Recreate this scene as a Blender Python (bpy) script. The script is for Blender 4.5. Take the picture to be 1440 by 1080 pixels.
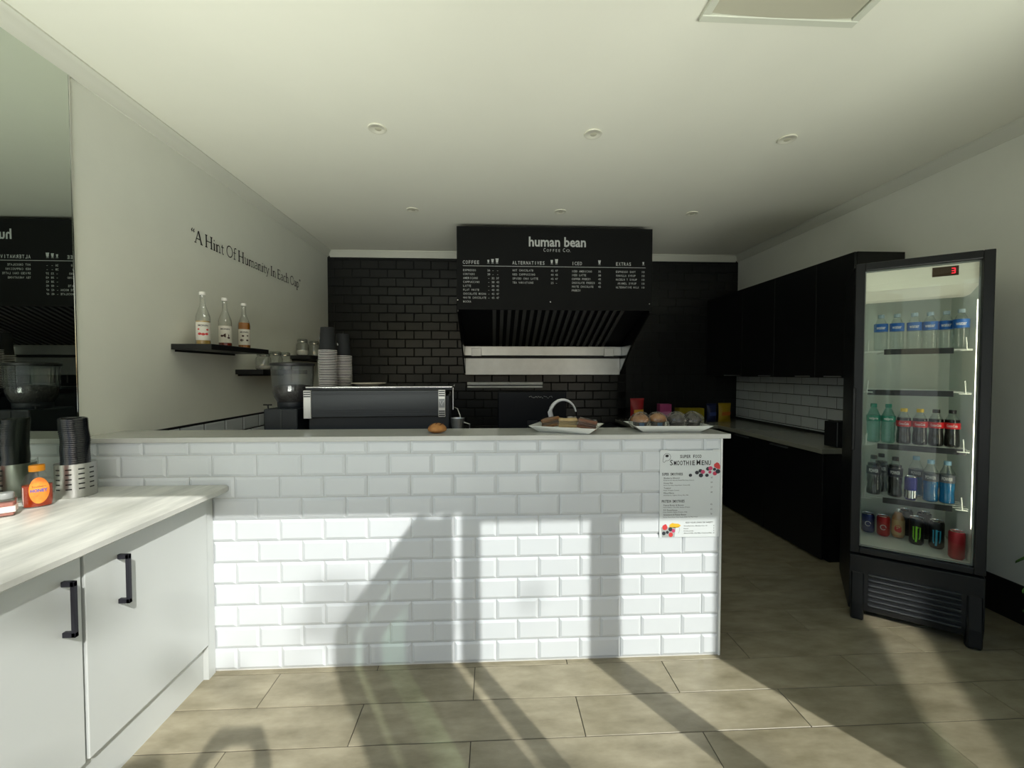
import bpy, bmesh, math, random
from mathutils import Vector, Matrix
random.seed(7)
PI = math.pi
scene = bpy.context.scene
for o in list(bpy.data.objects): bpy.data.objects.remove(o)
C = scene.collection

# ------------------------------------------------------------------ camera, sky, sun, exposure
cam_d = bpy.data.cameras.new('camera'); cam = bpy.data.objects.new('camera', cam_d); C.objects.link(cam)
cam.location = (0, 0, 1.3837); cam.rotation_euler = (PI/2 - 0.0274, 0, -0.047)
cam_d.sensor_width = 36; cam_d.lens = 580/1440*36; cam_d.clip_start = 0.02; cam_d.clip_end = 300
scene.camera = cam

SUN_DIR = Vector((-0.621, 1.0, -0.875)).normalized()       # the way the sunlight travels
w = bpy.data.worlds.new('sky'); scene.world = w; w.use_nodes = True
wn = w.node_tree; bg = wn.nodes['Background']
sky = wn.nodes.new('ShaderNodeTexSky'); sky.sky_type = 'NISHITA'; sky.sun_disc = False
sky.sun_elevation = math.asin(-SUN_DIR.z); sky.sun_rotation = math.atan2(-SUN_DIR.x, -SUN_DIR.y)
sky.air_density = 1.2; sky.dust_density = 1.5
wn.links.new(sky.outputs['Color'], bg.inputs['Color']); bg.inputs['Strength'].default_value = 0.155
sd = bpy.data.lights.new('sun', 'SUN'); sun = bpy.data.objects.new('sun', sd); C.objects.link(sun)
sun.rotation_euler = SUN_DIR.to_track_quat('-Z', 'Y').to_euler(); sun.location = (6, -9, 9)
sd.energy = 4.3; sd.angle = math.radians(0.6); sd.color = (1.0, 0.99, 0.94)
ad = bpy.data.lights.new('ceiling_fill_lamp', 'AREA'); al = bpy.data.objects.new('ceiling_fill_lamp', ad); C.objects.link(al)   # added lamp brightening the ceiling, standing in for light off the paving
al.location = (.2, -1.2, .03); al.rotation_euler = Vector((-.03, .70, .71)).to_track_quat('-Z', 'Y').to_euler()
ad.shape = 'RECTANGLE'; ad.size = 4.4; ad.size_y = 1.0; ad.energy = 104; ad.spread = math.radians(74); ad.color = (.97, 1.0, .90)
gd_ = bpy.data.lights.new('door_glint_lamp', 'AREA'); glint = bpy.data.objects.new('door_glint_lamp', gd_); C.objects.link(glint)   # added narrow lamp standing in for sun mirrored by the open glass door
glint.location = (.905, .075, 1.305); glint.rotation_euler = Vector((.621, 1.0, -.875)).to_track_quat('-Z', 'Y').to_euler()
gd_.shape = 'RECTANGLE'; gd_.size = .24; gd_.size_y = 1.15; gd_.energy = .75; gd_.spread = math.radians(2.5); gd_.color = (1.0, .96, .88)
scene.view_settings.view_transform = 'Standard'; scene.view_settings.look = 'None'
scene.view_settings.gamma = 1.0; scene.view_settings.use_curve_mapping = False
scene.view_settings.exposure = 0.0
cy = scene.cycles
cy.use_denoising = True; cy.max_bounces = 12; cy.diffuse_bounces = 8; cy.glossy_bounces = 6
cy.transmission_bounces = 8; cy.transparent_max_bounces = 24; cy.sample_clamp_indirect = 8.0; cy.blur_glossy = 0.5

# ------------------------------------------------------------------ helpers: materials
def lin(c):
    if isinstance(c, str):
        c = c.lstrip('#'); c = [int(c[i:i+2], 16)/255 for i in (0, 2, 4)]
        c = [x/12.92 if x <= .04045 else ((x+.055)/1.055)**2.4 for x in c]
    return (c[0], c[1], c[2], 1)
MATS = {}
def mat(name, col, rough=.5, metal=0, spec=.5, emit=None, estr=0, var=0, vscale=8, bump=0, bscale=40, coat=0, stretch=None, col2=None, aniso=0, trans=0):
    if name in MATS: return MATS[name]
    m = bpy.data.materials.new(name); m.use_nodes = True; nt = m.node_tree; b = nt.nodes['Principled BSDF']
    b.inputs['Base Color'].default_value = lin(col); b.inputs['Roughness'].default_value = rough
    b.inputs['Metallic'].default_value = metal; b.inputs['Specular IOR Level'].default_value = spec
    b.inputs['Coat Weight'].default_value = coat
    if trans: b.inputs['Transmission Weight'].default_value = trans
    if emit: b.inputs['Emission Color'].default_value = lin(emit); b.inputs['Emission Strength'].default_value = estr
    m.diffuse_color = lin(col)
    if var or bump:
        tc = nt.nodes.new('ShaderNodeTexCoord'); mp = nt.nodes.new('ShaderNodeMapping')
        nt.links.new(tc.outputs['Object'], mp.inputs['Vector'])
        if stretch: mp.inputs['Scale'].default_value = stretch
        oi = nt.nodes.new('ShaderNodeObjectInfo'); ml = nt.nodes.new('ShaderNodeMath'); ml.operation = 'MULTIPLY'; ml.inputs[1].default_value = 37.0
        nt.links.new(oi.outputs['Random'], ml.inputs[0]); nt.links.new(ml.outputs[0], mp.inputs['Location'])
        if var:
            n = nt.nodes.new('ShaderNodeTexNoise'); n.inputs['Scale'].default_value = vscale; n.inputs['Detail'].default_value = 6; n.inputs['Roughness'].default_value = .6
            nt.links.new(mp.outputs[0], n.inputs['Vector'])
            r = nt.nodes.new('ShaderNodeValToRGB'); c1 = lin(col); c2 = lin(col2) if col2 else tuple(x*(1-var) for x in c1[:3]) + (1,)
            r.color_ramp.elements[0].position = .3; r.color_ramp.elements[1].position = .72
            r.color_ramp.elements[0].color = c2; r.color_ramp.elements[1].color = c1
            nt.links.new(n.outputs['Fac'], r.inputs[0]); nt.links.new(r.outputs[0], b.inputs['Base Color'])
        if bump:
            n2 = nt.nodes.new('ShaderNodeTexNoise'); n2.inputs['Scale'].default_value = bscale; n2.inputs['Detail'].default_value = 4
            nt.links.new(mp.outputs[0], n2.inputs['Vector']); bp_ = nt.nodes.new('ShaderNodeBump'); bp_.inputs['Strength'].default_value = bump; bp_.inputs['Distance'].default_value = .01
            nt.links.new(n2.outputs['Fac'], bp_.inputs['Height']); nt.links.new(bp_.outputs[0], b.inputs['Normal'])
    MATS[name] = m; return m
def glass(name, tint=(1, 1, 1), refl=1.0, rough=0.0, ior=1.5, body=None, bodyfac=0):
    """thin clear wall: see-through with a fresnel reflection; body adds a little milky surface"""
    if name in MATS: return MATS[name]
    m = bpy.data.materials.new(name); m.use_nodes = True; nt = m.node_tree; nt.nodes.remove(nt.nodes['Principled BSDF'])
    out = nt.nodes['Material Output']; t = nt.nodes.new('ShaderNodeBsdfTransparent'); t.inputs[0].default_value = (*tint, 1)
    g = nt.nodes.new('ShaderNodeBsdfGlossy'); g.inputs['Roughness'].default_value = rough
    f = nt.nodes.new('ShaderNodeFresnel'); ge = nt.nodes.new('ShaderNodeNewGeometry')      # the inner side of a wall reflects like the outer
    io = nt.nodes.new('ShaderNodeMapRange'); io.inputs[3].default_value = ior; io.inputs[4].default_value = 1/ior
    nt.links.new(ge.outputs['Backfacing'], io.inputs[0]); nt.links.new(io.outputs[0], f.inputs[0])
    ml = nt.nodes.new('ShaderNodeMath'); ml.operation = 'MULTIPLY'; ml.inputs[1].default_value = refl; ml.use_clamp = True
    mx = nt.nodes.new('ShaderNodeMixShader'); nt.links.new(f.outputs[0], ml.inputs[0]); nt.links.new(ml.outputs[0], mx.inputs[0])
    base = t.outputs[0]
    if body:
        dn = nt.nodes.new('ShaderNodeBsdfDiffuse'); dn.inputs[0].default_value = lin(body); m2 = nt.nodes.new('ShaderNodeMixShader'); m2.inputs[0].default_value = bodyfac
        nt.links.new(base, m2.inputs[1]); nt.links.new(dn.outputs[0], m2.inputs[2]); base = m2.outputs[0]
    nt.links.new(base, mx.inputs[1]); nt.links.new(g.outputs[0], mx.inputs[2]); nt.links.new(mx.outputs[0], out.inputs[0])
    MATS[name] = m; return m

# ------------------------------------------------------------------ helpers: meshes
class MB:
    def __init__(s): s.v = []; s.f = []
    def add(s, vs, fs):
        n = len(s.v); s.v += [tuple(v) for v in vs]; s.f += [tuple(i+n for i in f) for f in fs]; return s
    def box(s, x0, x1, y0, y1, z0, z1):
        return s.add([(x0,y0,z0),(x1,y0,z0),(x1,y1,z0),(x0,y1,z0),(x0,y0,z1),(x1,y0,z1),(x1,y1,z1),(x0,y1,z1)],
                     [(0,3,2,1),(4,5,6,7),(0,1,5,4),(1,2,6,5),(2,3,7,6),(3,0,4,7)])
    def hexa(s, lo, hi):          # two rings of four corners
        return s.add(list(lo)+list(hi), [(3,2,1,0),(4,5,6,7),(0,1,5,4),(1,2,6,5),(2,3,7,6),(3,0,4,7)])
    def prism(s, poly, axis, a, b):   # poly in the other two axes (in xyz order)
        def p(u, v, t): return {'x': (t,u,v), 'y': (u,t,v), 'z': (u,v,t)}[axis]
        n = len(poly); vs = [p(u,v,a) for u,v in poly]+[p(u,v,b) for u,v in poly]
        fs = [tuple(range(n))[::-1], tuple(range(n,2*n))]+[(i,(i+1)%n,n+(i+1)%n,n+i) for i in range(n)]
        return s.add(vs, fs)
    def lathe(s, prof, seg=24, c=(0,0,0), a0=0, a1=2*PI, sx=1, sy=1):
        full = abs(a1-a0) > 2*PI-1e-6; n = seg if full else seg+1; vs = []; fs = []
        for r, z in prof:
            for i in range(n):
                a = a0+(a1-a0)*i/seg; vs.append((c[0]+r*sx*math.cos(a), c[1]+r*sy*math.sin(a), c[2]+z))
        for k in range(len(prof)-1):
            for i in range(seg):
                j = (i+1) % n; fs.append((k*n+i, k*n+j, (k+1)*n+j, (k+1)*n+i))
        if full:
            if prof[0][0] > 1e-6: fs.append(tuple(range(n))[::-1])
            if prof[-1][0] > 1e-6: fs.append(tuple((len(prof)-1)*n+i for i in range(n)))
        return s.add(vs, fs)
    def tube(s, pts, r, seg=8, flat=None):
        P = [Vector(p) for p in pts]; rings = []; up = Vector((0,0,1))
        for i, p in enumerate(P):
            t = (P[min(i+1,len(P)-1)]-P[max(i-1,0)]).normalized()
            u = t.cross(up) if abs(t.dot(up)) < .98 else t.cross(Vector((0,1,0))); u.normalize(); v = t.cross(u).normalized()
            rr = r[i] if isinstance(r, (list, tuple)) else r; ra, rb = (rr, rr) if not flat else (rr*flat[0], rr*flat[1])
            rings.append([p+u*ra*math.cos(2*PI*k/seg)+v*rb*math.sin(2*PI*k/seg) for k in range(seg)])
        vs = [q for R in rings for q in R]; fs = []
        for i in range(len(P)-1):
            for k in range(seg): fs.append((i*seg+k, i*seg+(k+1)%seg, (i+1)*seg+(k+1)%seg, (i+1)*seg+k))
        fs += [tuple(range(seg))[::-1], tuple((len(P)-1)*seg+k for k in range(seg))]
        return s.add(vs, fs)
    def ball(s, c, rx, ry, rz, seg=16, rings=8, top=PI/2, bot=-PI/2, fn=None):
        vs = []; fs = []
        for j in range(rings+1):
            t = bot+(top-bot)*j/rings
            for i in range(seg):
                a = 2*PI*i/seg; p = Vector((rx*math.cos(t)*math.cos(a), ry*math.cos(t)*math.sin(a), rz*math.sin(t)))
                if fn: p = fn(p, t, a)
                vs.append((c[0]+p.x, c[1]+p.y, c[2]+p.z))
        for j in range(rings):
            for i in range(seg): fs.append((j*seg+i, j*seg+(i+1)%seg, (j+1)*seg+(i+1)%seg, (j+1)*seg+i))
        return s.add(vs, fs)
    def shell(s, prof, th, seg=24, c=(0,0,0)):      # open vessel: outer profile bottom->rim then back down inside
        inner = [(max(r-th, 0.0005), z) for r, z in prof[::-1]]; inner[-1] = (inner[-1][0], prof[0][1]+th)
        return s.lathe([(0.0001, prof[0][1])]+list(prof)+inner+[(0.0001, prof[0][1]+th)], seg, c)
    def mesh(s, name, m, bevel=0, bseg=1, smooth=None):
        me = bpy.data.meshes.new(name); me.from_pydata(s.v, [], s.f)
        bm = bmesh.new(); bm.from_mesh(me)
        if bevel:
            bmesh.ops.recalc_face_normals(bm, faces=bm.faces)
            es = [e for e in bm.edges if len(e.link_faces) == 2 and e.calc_face_angle(0) > .5]
            bmesh.ops.bevel(bm, geom=es, offset=bevel, segments=bseg, affect='EDGES', profile=.5, clamp_overlap=True)
        bmesh.ops.remove_doubles(bm, verts=bm.verts, dist=1e-6)
        bmesh.ops.recalc_face_normals(bm, faces=bm.faces); bm.to_mesh(me); bm.free()
        if smooth is not None:
            me.polygons.foreach_set('use_smooth', [True]*len(me.polygons)); me.set_sharp_from_angle(angle=math.radians(smooth))
        if m: me.materials.append(m)
        return me
    def build(s, name, m, parent=None, bevel=0, bseg=1, smooth=None, loc=None, rot=None):
        o = bpy.data.objects.new(name, s.mesh(name, m, bevel, bseg, smooth)); C.objects.link(o)
        if parent: o.parent = parent
        if loc: o.location = loc
        if rot: o.rotation_euler = rot
        return o
def bx(*a): return MB().box(*a)
def tag(o, label, cat, group=None):
    o['label'] = label; o['category'] = cat
    if group: o['group'] = group
    return o
def thing(name, label, cat, loc=(0,0,0), rz=0, group=None):
    o = bpy.data.objects.new(name, None); C.objects.link(o); o.empty_display_size = .05
    o.location = loc; o.rotation_euler = (0, 0, rz); return tag(o, label, cat, group)
def struct(o): o['kind'] = 'structure'; return o
def dup(root, loc, rz=None, label=None, group=None):
    r = root.copy(); C.objects.link(r); r.location = loc
    if rz is not None: r.rotation_euler = (0, 0, rz)
    if label: r['label'] = label
    if group: r['group'] = group
    for ch in list(root.children):
        c = ch.copy(); C.objects.link(c); c.parent = r
        for g in list(ch.children):
            d = g.copy(); C.objects.link(d); d.parent = c
    return r

# ------------------------------------------------------------------ helpers: lettering
_tc = {}
def glyphs(s, bold=0):
    k = (s, bold)
    if k not in _tc:
        cu = bpy.data.curves.new('t', 'FONT'); cu.body = s; cu.size = 1; cu.resolution_u = 2; cu.offset = bold
        ob = bpy.data.objects.new('t', cu); me = bpy.data.meshes.new_from_object(ob)
        _tc[k] = ([tuple(v.co) for v in me.vertices], [tuple(p.vertices) for p in me.polygons])
        bpy.data.meshes.remove(me); bpy.data.objects.remove(ob); bpy.data.curves.remove(cu)
    return _tc[k]
CAPH = max(v[1] for v in glyphs('H')[0])
def text(mb, s, o, right, up, h, w=None, align='l', bold=0, push=0):
    """s as flat print: o = baseline point, h = capital height, w = width to fit"""
    vs, fs = glyphs(s, bold)
    if not vs: return
    x0 = min(v[0] for v in vs); x1 = max(v[0] for v in vs); sy = h/CAPH; sx = sy if w is None else w/(x1-x0)
    W = (x1-x0)*sx; off = {'l': 0, 'c': -W/2, 'r': -W}[align]
    o = Vector(o); right = Vector(right); up = Vector(up)
    mb.add([o+right*((v[0]-x0)*sx+off)+up*(v[1]*sy) for v in vs], fs)
def spaced(mb, s, o, right, up, h, w, bold=0, squeeze=.74, align='l'):
    """narrow letter-spaced capitals: every character in a cell of its own"""
    cell = w/max(1, len(s)-.26); o = Vector(o); right = Vector(right); up = Vector(up); sy = h/CAPH
    if align == 'c': o = o-right*(w/2)
    for i, ch in enumerate(s):
        if ch == ' ': continue
        vs, fs = glyphs(ch, bold); x0 = min(v[0] for v in vs); x1 = max(v[0] for v in vs); gw = x1-x0
        sx = min(cell*squeeze/gw, sy*.95); off = i*cell+(cell*squeeze-gw*sx)/2
        mb.add([o+right*((v[0]-x0)*sx+off)+up*(v[1]*sy) for v in vs], fs)
def text_round(mb, s, c, r, z, ang, h, w, bold=0):
    vs, fs = glyphs(s, bold); x0 = min(v[0] for v in vs); x1 = max(v[0] for v in vs); sx = w/(x1-x0); sy = h/CAPH
    out = []
    for v in vs:
        a = ang+((v[0]-x0)*sx-w/2)/r; out.append((c[0]+r*math.cos(a), c[1]+r*math.sin(a), c[2]+z+v[1]*sy))
    mb.add(out, fs)
def band(mb, r, z0, z1, a0, a1, seg=10, c=(0,0,0)):
    mb.lathe([(r, z0), (r, z1)], seg, c, a0, a1)
def disc2(mb, o, right, up, r, seg=14, ry=None, off=(0,0)):
    o = Vector(o); right = Vector(right); up = Vector(up); ry = ry or r
    mb.add([o+right*(off[0]+r*math.cos(2*PI*i/seg))+up*(off[1]+ry*math.sin(2*PI*i/seg)) for i in range(seg)], [tuple(range(seg))])
def poly2(mb, o, right, up, pts):
    o = Vector(o); right = Vector(right); up = Vector(up)
    mb.add([o+right*x+up*y for x, y in pts], [tuple(range(len(pts)))])
def stroke2(mb, o, right, up, pts, wd):
    o = Vector(o); right = Vector(right); up = Vector(up); n = len(pts); vs = []
    for i in range(n):
        a = pts[max(i-1,0)]; b = pts[min(i+1,n-1)]; dx, dy = b[0]-a[0], b[1]-a[1]; L = math.hypot(dx,dy) or 1
        ww = wd[i] if isinstance(wd,(list,tuple)) else wd
        nx, ny = -dy/L*ww/2, dx/L*ww/2
        vs += [o+right*(pts[i][0]+nx)+up*(pts[i][1]+ny), o+right*(pts[i][0]-nx)+up*(pts[i][1]-ny)]
    mb.add(vs, [(2*i,2*i+1,2*i+3,2*i+2) for i in range(n-1)])

# ------------------------------------------------------------------ room measures
XL, XR, YB, ZC = -1.867, 2.91, 4.80, 2.758
YC = 1.932            # front face of the service counter
YF = 0.30             # shopfront

M_wall = mat('wall_paint', '#eff0e6', .75, var=.04, vscale=3, bump=.03, bscale=60)
M_ceil = mat('ceiling_paint', '#ecebdd', .8, var=.03, vscale=2, bump=.02, bscale=50)
M_corn = mat('cornice_paint', '#dfdfd2', .7)
M_black_grout = mat('black_grout', '#0b0b0c', .9)
M_black_tile = mat('black_glazed_tile', '#1b1c1d', .28, spec=.45, var=.2, vscale=3)
M_white_grout = mat('white_grout', '#cfd0cc', .8)
M_dark_grout = mat('dark_grey_grout', '#1e1e1d', .9)
M_white_tile = mat('white_glazed_tile', '#d1d6d9', .26, spec=.35, var=.03, vscale=4)
M_floor_grout = mat('floor_grout', '#3d3a33', .9)
M_floor = mat('stone_look_floor_tile', '#a59d86', .38, spec=.45, var=.3, vscale=5, bump=.04, bscale=30, stretch=(1, 2.6, 1), col2='#7c755f')
M_frame = mat('black_aluminium', '#1b1c1e', .4, metal=.3)
M_ext = mat('pale_paving', '#cfcdc6', .85, var=.15, vscale=3)
M_black = mat('black_laminate', '#0c0d0f', .45, spec=.35)
M_blacksatin = mat('black_satin_paint', '#151618', .4)
M_steel = mat('brushed_steel', '#d2d5d8', .33, metal=1, bump=.05, bscale=60, var=.35, vscale=1.6)
M_chrome = mat('chrome', '#d8d8d8', .12, metal=1)
M_white_lam = mat('white_laminate', '#c6cac8', .35, spec=.45, var=.02, vscale=2)
M_print_white = mat('white_print', '#dedede', .7)
M_print_black = mat('black_print', '#1d1d1d', .7)
M_quartz = mat('grey_quartz', '#c2c3be', .18, var=.06, vscale=30)
M_led = mat('led_strip', '#ffffff', .5, emit='#fff6dc', estr=9.0)

# ------------------------------------------------------------------ tiles as pieces
_tm = {}
def tile_mesh(w, h, bev, th, m, name='tile'):
    k = (round(w,3), round(h,3), bev, th, m.name)
    if k not in _tm:
        b = min(bev, w*.3, h*.3)
        v = [(0,0,0),(w,0,0),(w,0,h),(0,0,h), (0,-th*.35,0),(w,-th*.35,0),(w,-th*.35,h),(0,-th*.35,h), (b,-th,b),(w-b,-th,b),(w-b,-th,h-b),(b,-th,h-b)]
        f = [(0,1,5,4),(1,2,6,5),(2,3,7,6),(3,0,4,7),(4,5,9,8),(5,6,10,9),(6,7,11,10),(7,4,8,11),(8,9,10,11)]
        mb = MB(); mb.add(v, f); _tm[k] = mb.mesh(name, m)
    return _tm[k]
def lay(parent, mapping, u0, u1, z0, z1, uo, zo, W, H, gap, bev, th, m, rot, keep=None, name='tile', par=0, minw=.012):
    """running-bond tiles over [u0,u1]x[z0,z1]; joints at uo+W*i, zo+H*k; rows alternate by half"""
    out = []
    k0 = math.floor((z0-zo)/H); k1 = math.ceil((z1-zo)/H)
    for k in range(k0, k1):
        a, b = max(z0, zo+k*H+gap/2), min(z1, zo+(k+1)*H-gap/2)
        if b-a < minw: continue
        sh = W/2 if (k+par) % 2 else 0
        i0 = math.floor((u0-uo-sh)/W); i1 = math.ceil((u1-uo-sh)/W)
        for i in range(i0, i1):
            c, d = max(u0, uo+sh+i*W+gap/2), min(u1, uo+sh+(i+1)*W-gap/2)
            if d-c < minw: continue
            if keep and not keep((c+d)/2, (a+b)/2): continue
            o = bpy.data.objects.new(name, tile_mesh(d-c, b-a, bev, th, m, name)); C.objects.link(o)
            o.location = mapping(c, d, a); o.rotation_euler = rot; o.parent = parent; out.append(o)
    return out

# ------------------------------------------------------------------ floor
floor = struct(bx(XL-.1, XR+.1, YF-.2, YB+.1, -.12, -.004).build('floor', M_floor_grout))
fm = {}
def floor_tile(x0, x1, y0, y1):
    k = (round(x1-x0,3), round(y1-y0,3))
    if k not in fm: fm[k] = bx(0, k[0], 0, k[1], -.004, 0).mesh('floor_tile', M_floor, bevel=.0012)
    o = bpy.data.objects.new('floor_tile', fm[k]); C.objects.link(o); o.location = (x0, y0, 0); o.parent = floor
LW, LH, g = .892, .1955, .003
j0 = math.floor((YF-.2-1.909)/LH)
for j in range(j0, 16):
    y0, y1 = 1.909+j*LH, 1.909+(j+1)*LH
    y0, y1 = max(y0+g/2, YF-.2), min(y1-g/2, YB)
    if y1-y0 < .01: continue
    off = -.084 if j % 2 else .353
    for i in range(-4, 5):
        x0, x1 = max(off+i*LW+g/2, XL), min(off+(i+1)*LW-g/2, XR)
        if x1-x0 > .01: floor_tile(x0, x1, y0, y1)

# ------------------------------------------------------------------ walls, ceiling, cornice
wall_left = struct(bx(XL-.12, XL, YF, YB+.12, 0, ZC+.1).build('wall_left', M_wall))
wall_right = struct(bx(XR, XR+.12, YF, YB+.12, 0, ZC+.1).build('wall_right', M_wall))
wall_back = struct(bx(XL, XR, YB, YB+.12, 0, ZC+.1).build('wall_back', M_black_grout))
ceiling = struct(bx(XL, XR, YF-.15, YB, ZC, ZC+.12).build('ceiling', M_ceil))
cp = [(0, -.066), (.008, -.066), (.012, -.058), (.03, -.04), (.05, -.022), (.056, -.012), (.066, -.008), (.066, 0), (0, 0)]
struct(MB().prism([(XL+u, ZC+v) for u, v in cp], 'y', YF, YB).build('trim_1', M_corn, smooth=40))
struct(MB().prism([(XR-u, ZC+v) for u, v in cp], 'y', YF, YB).build('trim_2', M_corn, smooth=40))
struct(MB().prism([(YB-u, ZC+v) for u, v in cp], 'x', XL+.03, XR-.03).build('trim_3', M_corn, smooth=40))
struct(bx(XR-.014, XR, YF, 2.86, 0, .215).build('baseboard_right', mat('dark_skirting', '#1c1814', .5), bevel=.003))

# black subway tiles on the back wall: pieces where they show, the dim far right joined
vis = lambda x, z: not (-.30 < x < 1.42 and z > 1.72)
bt = lay(wall_back, lambda c, d, a: (c, YB, a), XL+.002, XR-.002, .62, ZC-.066, -.801, .0746, .198, .0995, .004, .006, .006, M_black_tile, (0,0,0), keep=lambda x, z: vis(x, z) and x < 1.55, par=0)
mb = MB()
for k in range(7, 27):
    z0 = .0746+k*.0995; z1 = min(z0+.0955, ZC-.068)
    for i in range(0, 10):
        x0 = 1.472+(k % 2)*.099+i*.198; x1 = min(x0+.194, XR-.002)
        if x1-x0 > .01 and z1-z0 > .01: mb.box(x0, x1, YB-.006, YB, z0, z1)
o = mb.build('tile_field', M_black_tile, wall_back); o['kind'] = 'stuff'
# white tiles with dark joints low on the left wall, and above the right worktop
gl = bx(XL, XL+.003, YC+.26, YB-.003, .62, 1.062).build('grout_bed', M_dark_grout, wall_left)
lay(wall_left, lambda c, d, a: (XL+.003, c, a), YC+.27, YB-.01, .82, 1.058, 2.734-.4, .956, .2065, .1, .008, .008, .007, M_white_tile, (0,0,PI/2), name='tile')
bx(XL, XL+.011, YC+.26, YB-.01, 1.058, 1.066).build('edge_trim', M_blacksatin, wall_left)
gr = bx(XR-.003, XR, 2.86, YB-.003, .6, 1.36).build('grout_bed', M_dark_grout, wall_right)
lay(wall_right, lambda c, d, a: (XR-.003, d, a), 2.87, YB-.012, .86, 1.345, 3.649, .976, .2, .1, .006, .006, .006, M_white_tile, (0,0,-PI/2), name='tile')

# ------------------------------------------------------------------ shopfront behind the camera (casts the shadows seen on the counter)
wall_front = struct(MB().box(XL-.12, XR+.12, YF-.06, YF+.06, 2.20, ZC+.1).box(2.127, XR+.12, YF-.06, YF+.06, 0, 2.20).build('wall_front', M_wall))
win = struct(MB().box(.883, .938, YF-.03, YF+.03, 0, 2.20).box(1.495, 1.612, YF-.03, YF+.03, 0, 2.20).box(.938, 2.127, YF-.03, YF+.03, 2.13, 2.20)
             .box(.938, 2.127, YF-.03, YF+.03, 0, .09).build('window_1', M_frame))
M_pane = glass('window_glass', (.99, .995, .99), .5)
bx(.938, 1.495, YF-.004, YF+.004, .09, 2.13).build('pane', M_pane, win); bx(1.612, 2.127, YF-.004, YF+.004, .09, 2.13).build('pane', M_pane, win)
M_leafglass = glass('door_glass', (.84, .94, .87), 1.6, rough=.02)
for n, x0 in (('door_1', .69), ('door_2', .815)):
    fr = MB().box(x0, x0+.045, -.38, -.29, .02, 2.19).box(x0, x0+.045, .16, .25, .02, 2.19).box(x0, x0+.045, -.29, .16, 2.09, 2.19).box(x0, x0+.045, -.29, .16, .02, .14)
    dr = struct(fr.build(n, M_frame)); bx(x0+.018, x0+.026, -.29, .16, .14, 2.09).build('pane', M_leafglass, dr)
    if n == 'door_1': bx(.735, .815, .205, .25, .05, 2.17).build('gap_filler', M_frame, dr)  # added block that shuts off the light sliver between the two leaves
    MB().tube([(x0+.0225, .262, .3), (x0+.0225, .262, .42)], .008).tube([(x0+.0225, .262, 1.8), (x0+.0225, .262, 1.92)], .008).build('hinge', M_chrome, dr)
struct(bx(-30, 30, -40, YF-.2, -.14, -.02).build('ground', M_ext))

# ------------------------------------------------------------------ service counter (white bevelled tiles) and its bar top
ct = thing('service_counter', 'white tiled service counter with brick-bond glossy tiles facing the shop', 'counter', (0, YC, 0))
bx(XL+.003, 1.103, .008, .21, 0, 1.066).build('body', M_white_grout, ct)
lay(ct, lambda c, d, a: (c, .008, a), XL+.006, 1.100, .0065, 1.068, -.683, .0065, .2, .1, .0025, .012, .008, M_white_tile, (0,0,0), name='tile', par=1)
bx(1.1005, 1.111, 0, .212, 0, 1.066).build('corner_trim', mat('white_trim', '#eceeec', .3), ct, bevel=.002)
bar = thing('bar_top', 'thin pale grey stone bar top along the tiled counter', 'countertop', (0, YC, 1.066))
bx(XL+.003, 1.143, -.012, .245, .002, .024).build('slab', M_quartz, bar, bevel=.0015)

bench = thing('work_bench', 'low black work bench standing behind the tiled counter', 'counter', (0, 2.2, 0))
bx(-1.80, .98, 0, .62, 0, .86).build('body', M_black, bench)
bx(-1.80, 1.0, -.02, .64, .86, .90).build('worktop', mat('bench_top', '#33363a', .4), bench, bevel=.002)

# ------------------------------------------------------------------ A3 smoothie menu on the counter front
ps = thing('smoothie_poster', 'smoothie menu poster taped to the right end of the tiled counter', 'poster', (.800, YC-.0015, .590))
bx(0, .297, -.0015, 0, 0, .42).build('sheet', mat('poster_paper', '#d5dbdb', .35, spec=.4), ps)
R_, U_ = (1,0,0), (0,0,1)
def pp(x, y): return (x/605*.297, -.0022, (873-y)/873*.42)     # poster units measured from its top left
k_ = .297/605
pt = MB(); pt1 = MB(); pt2 = MB(); pt3 = MB()
spaced(pt, 'SUPER FOOD', pp(200, 74), R_, U_, 30*k_, 212*k_, .015, .82)
text(pt, 'S', pp(100, 146), R_, U_, 52*k_, 28*k_, 'l', bold=.008); spaced(pt, 'MOOTHIE', pp(138, 146), R_, U_, 44*k_, 208*k_, .015, .84)
text(pt, 'M', pp(365, 146), R_, U_, 52*k_, 38*k_, 'l', bold=.004); spaced(pt, 'ENU', pp(415, 146), R_, U_, 44*k_, 90*k_, .015, .84)
spaced(pt1, 'SUPER SMOOTHIES', pp(22, 247), R_, U_, 24*k_, 206*k_, .02, .84)
spaced(pt2, 'PROTEIN SMOOTHIES', pp(22, 520), R_, U_, 24*k_, 226*k_, .02, .84)
for s, y, wd in (('Blueberry Almond', 282, 155), ('Honey Nut', 332, 90), ('Tropical', 382, 68), ('Mixed Berry', 432, 104), ('Peanut Butter & Banana', 555, 200), ('P.F. Powerhouse', 605, 138), ('Strawberry & Peanut Butter', 651, 228)):
    text(pt1 if y < 500 else pt2, s, pp(40, y), R_, U_, 15*k_, wd*k_)
for s, y, wd in (('Blueberries, Raw Almonds, Almond Milk, Dates, Cinnamon', 301, 305), ('Banana, Raw Honey, Peanut Butter, Coconut Milk', 351, 265), ('Mango, Pineapple, Coconut', 402, 155), ('Mixed Berries, Yoghurt, Honey, Mint, Milk', 452, 250),
                 ('Peanut Butter, Oat Milk, Banana, Protein', 573, 265), ('Kale, Banana, Apple, Protein, Milk', 622, 240), ('Berries, Peanut Butter, Oats, Honey, Dates, Oat Milk, Protein', 672, 345)):
    text(pt1 if y < 500 else pt2, s, pp(38, y), R_, U_, 9*k_, wd*k_)
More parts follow.
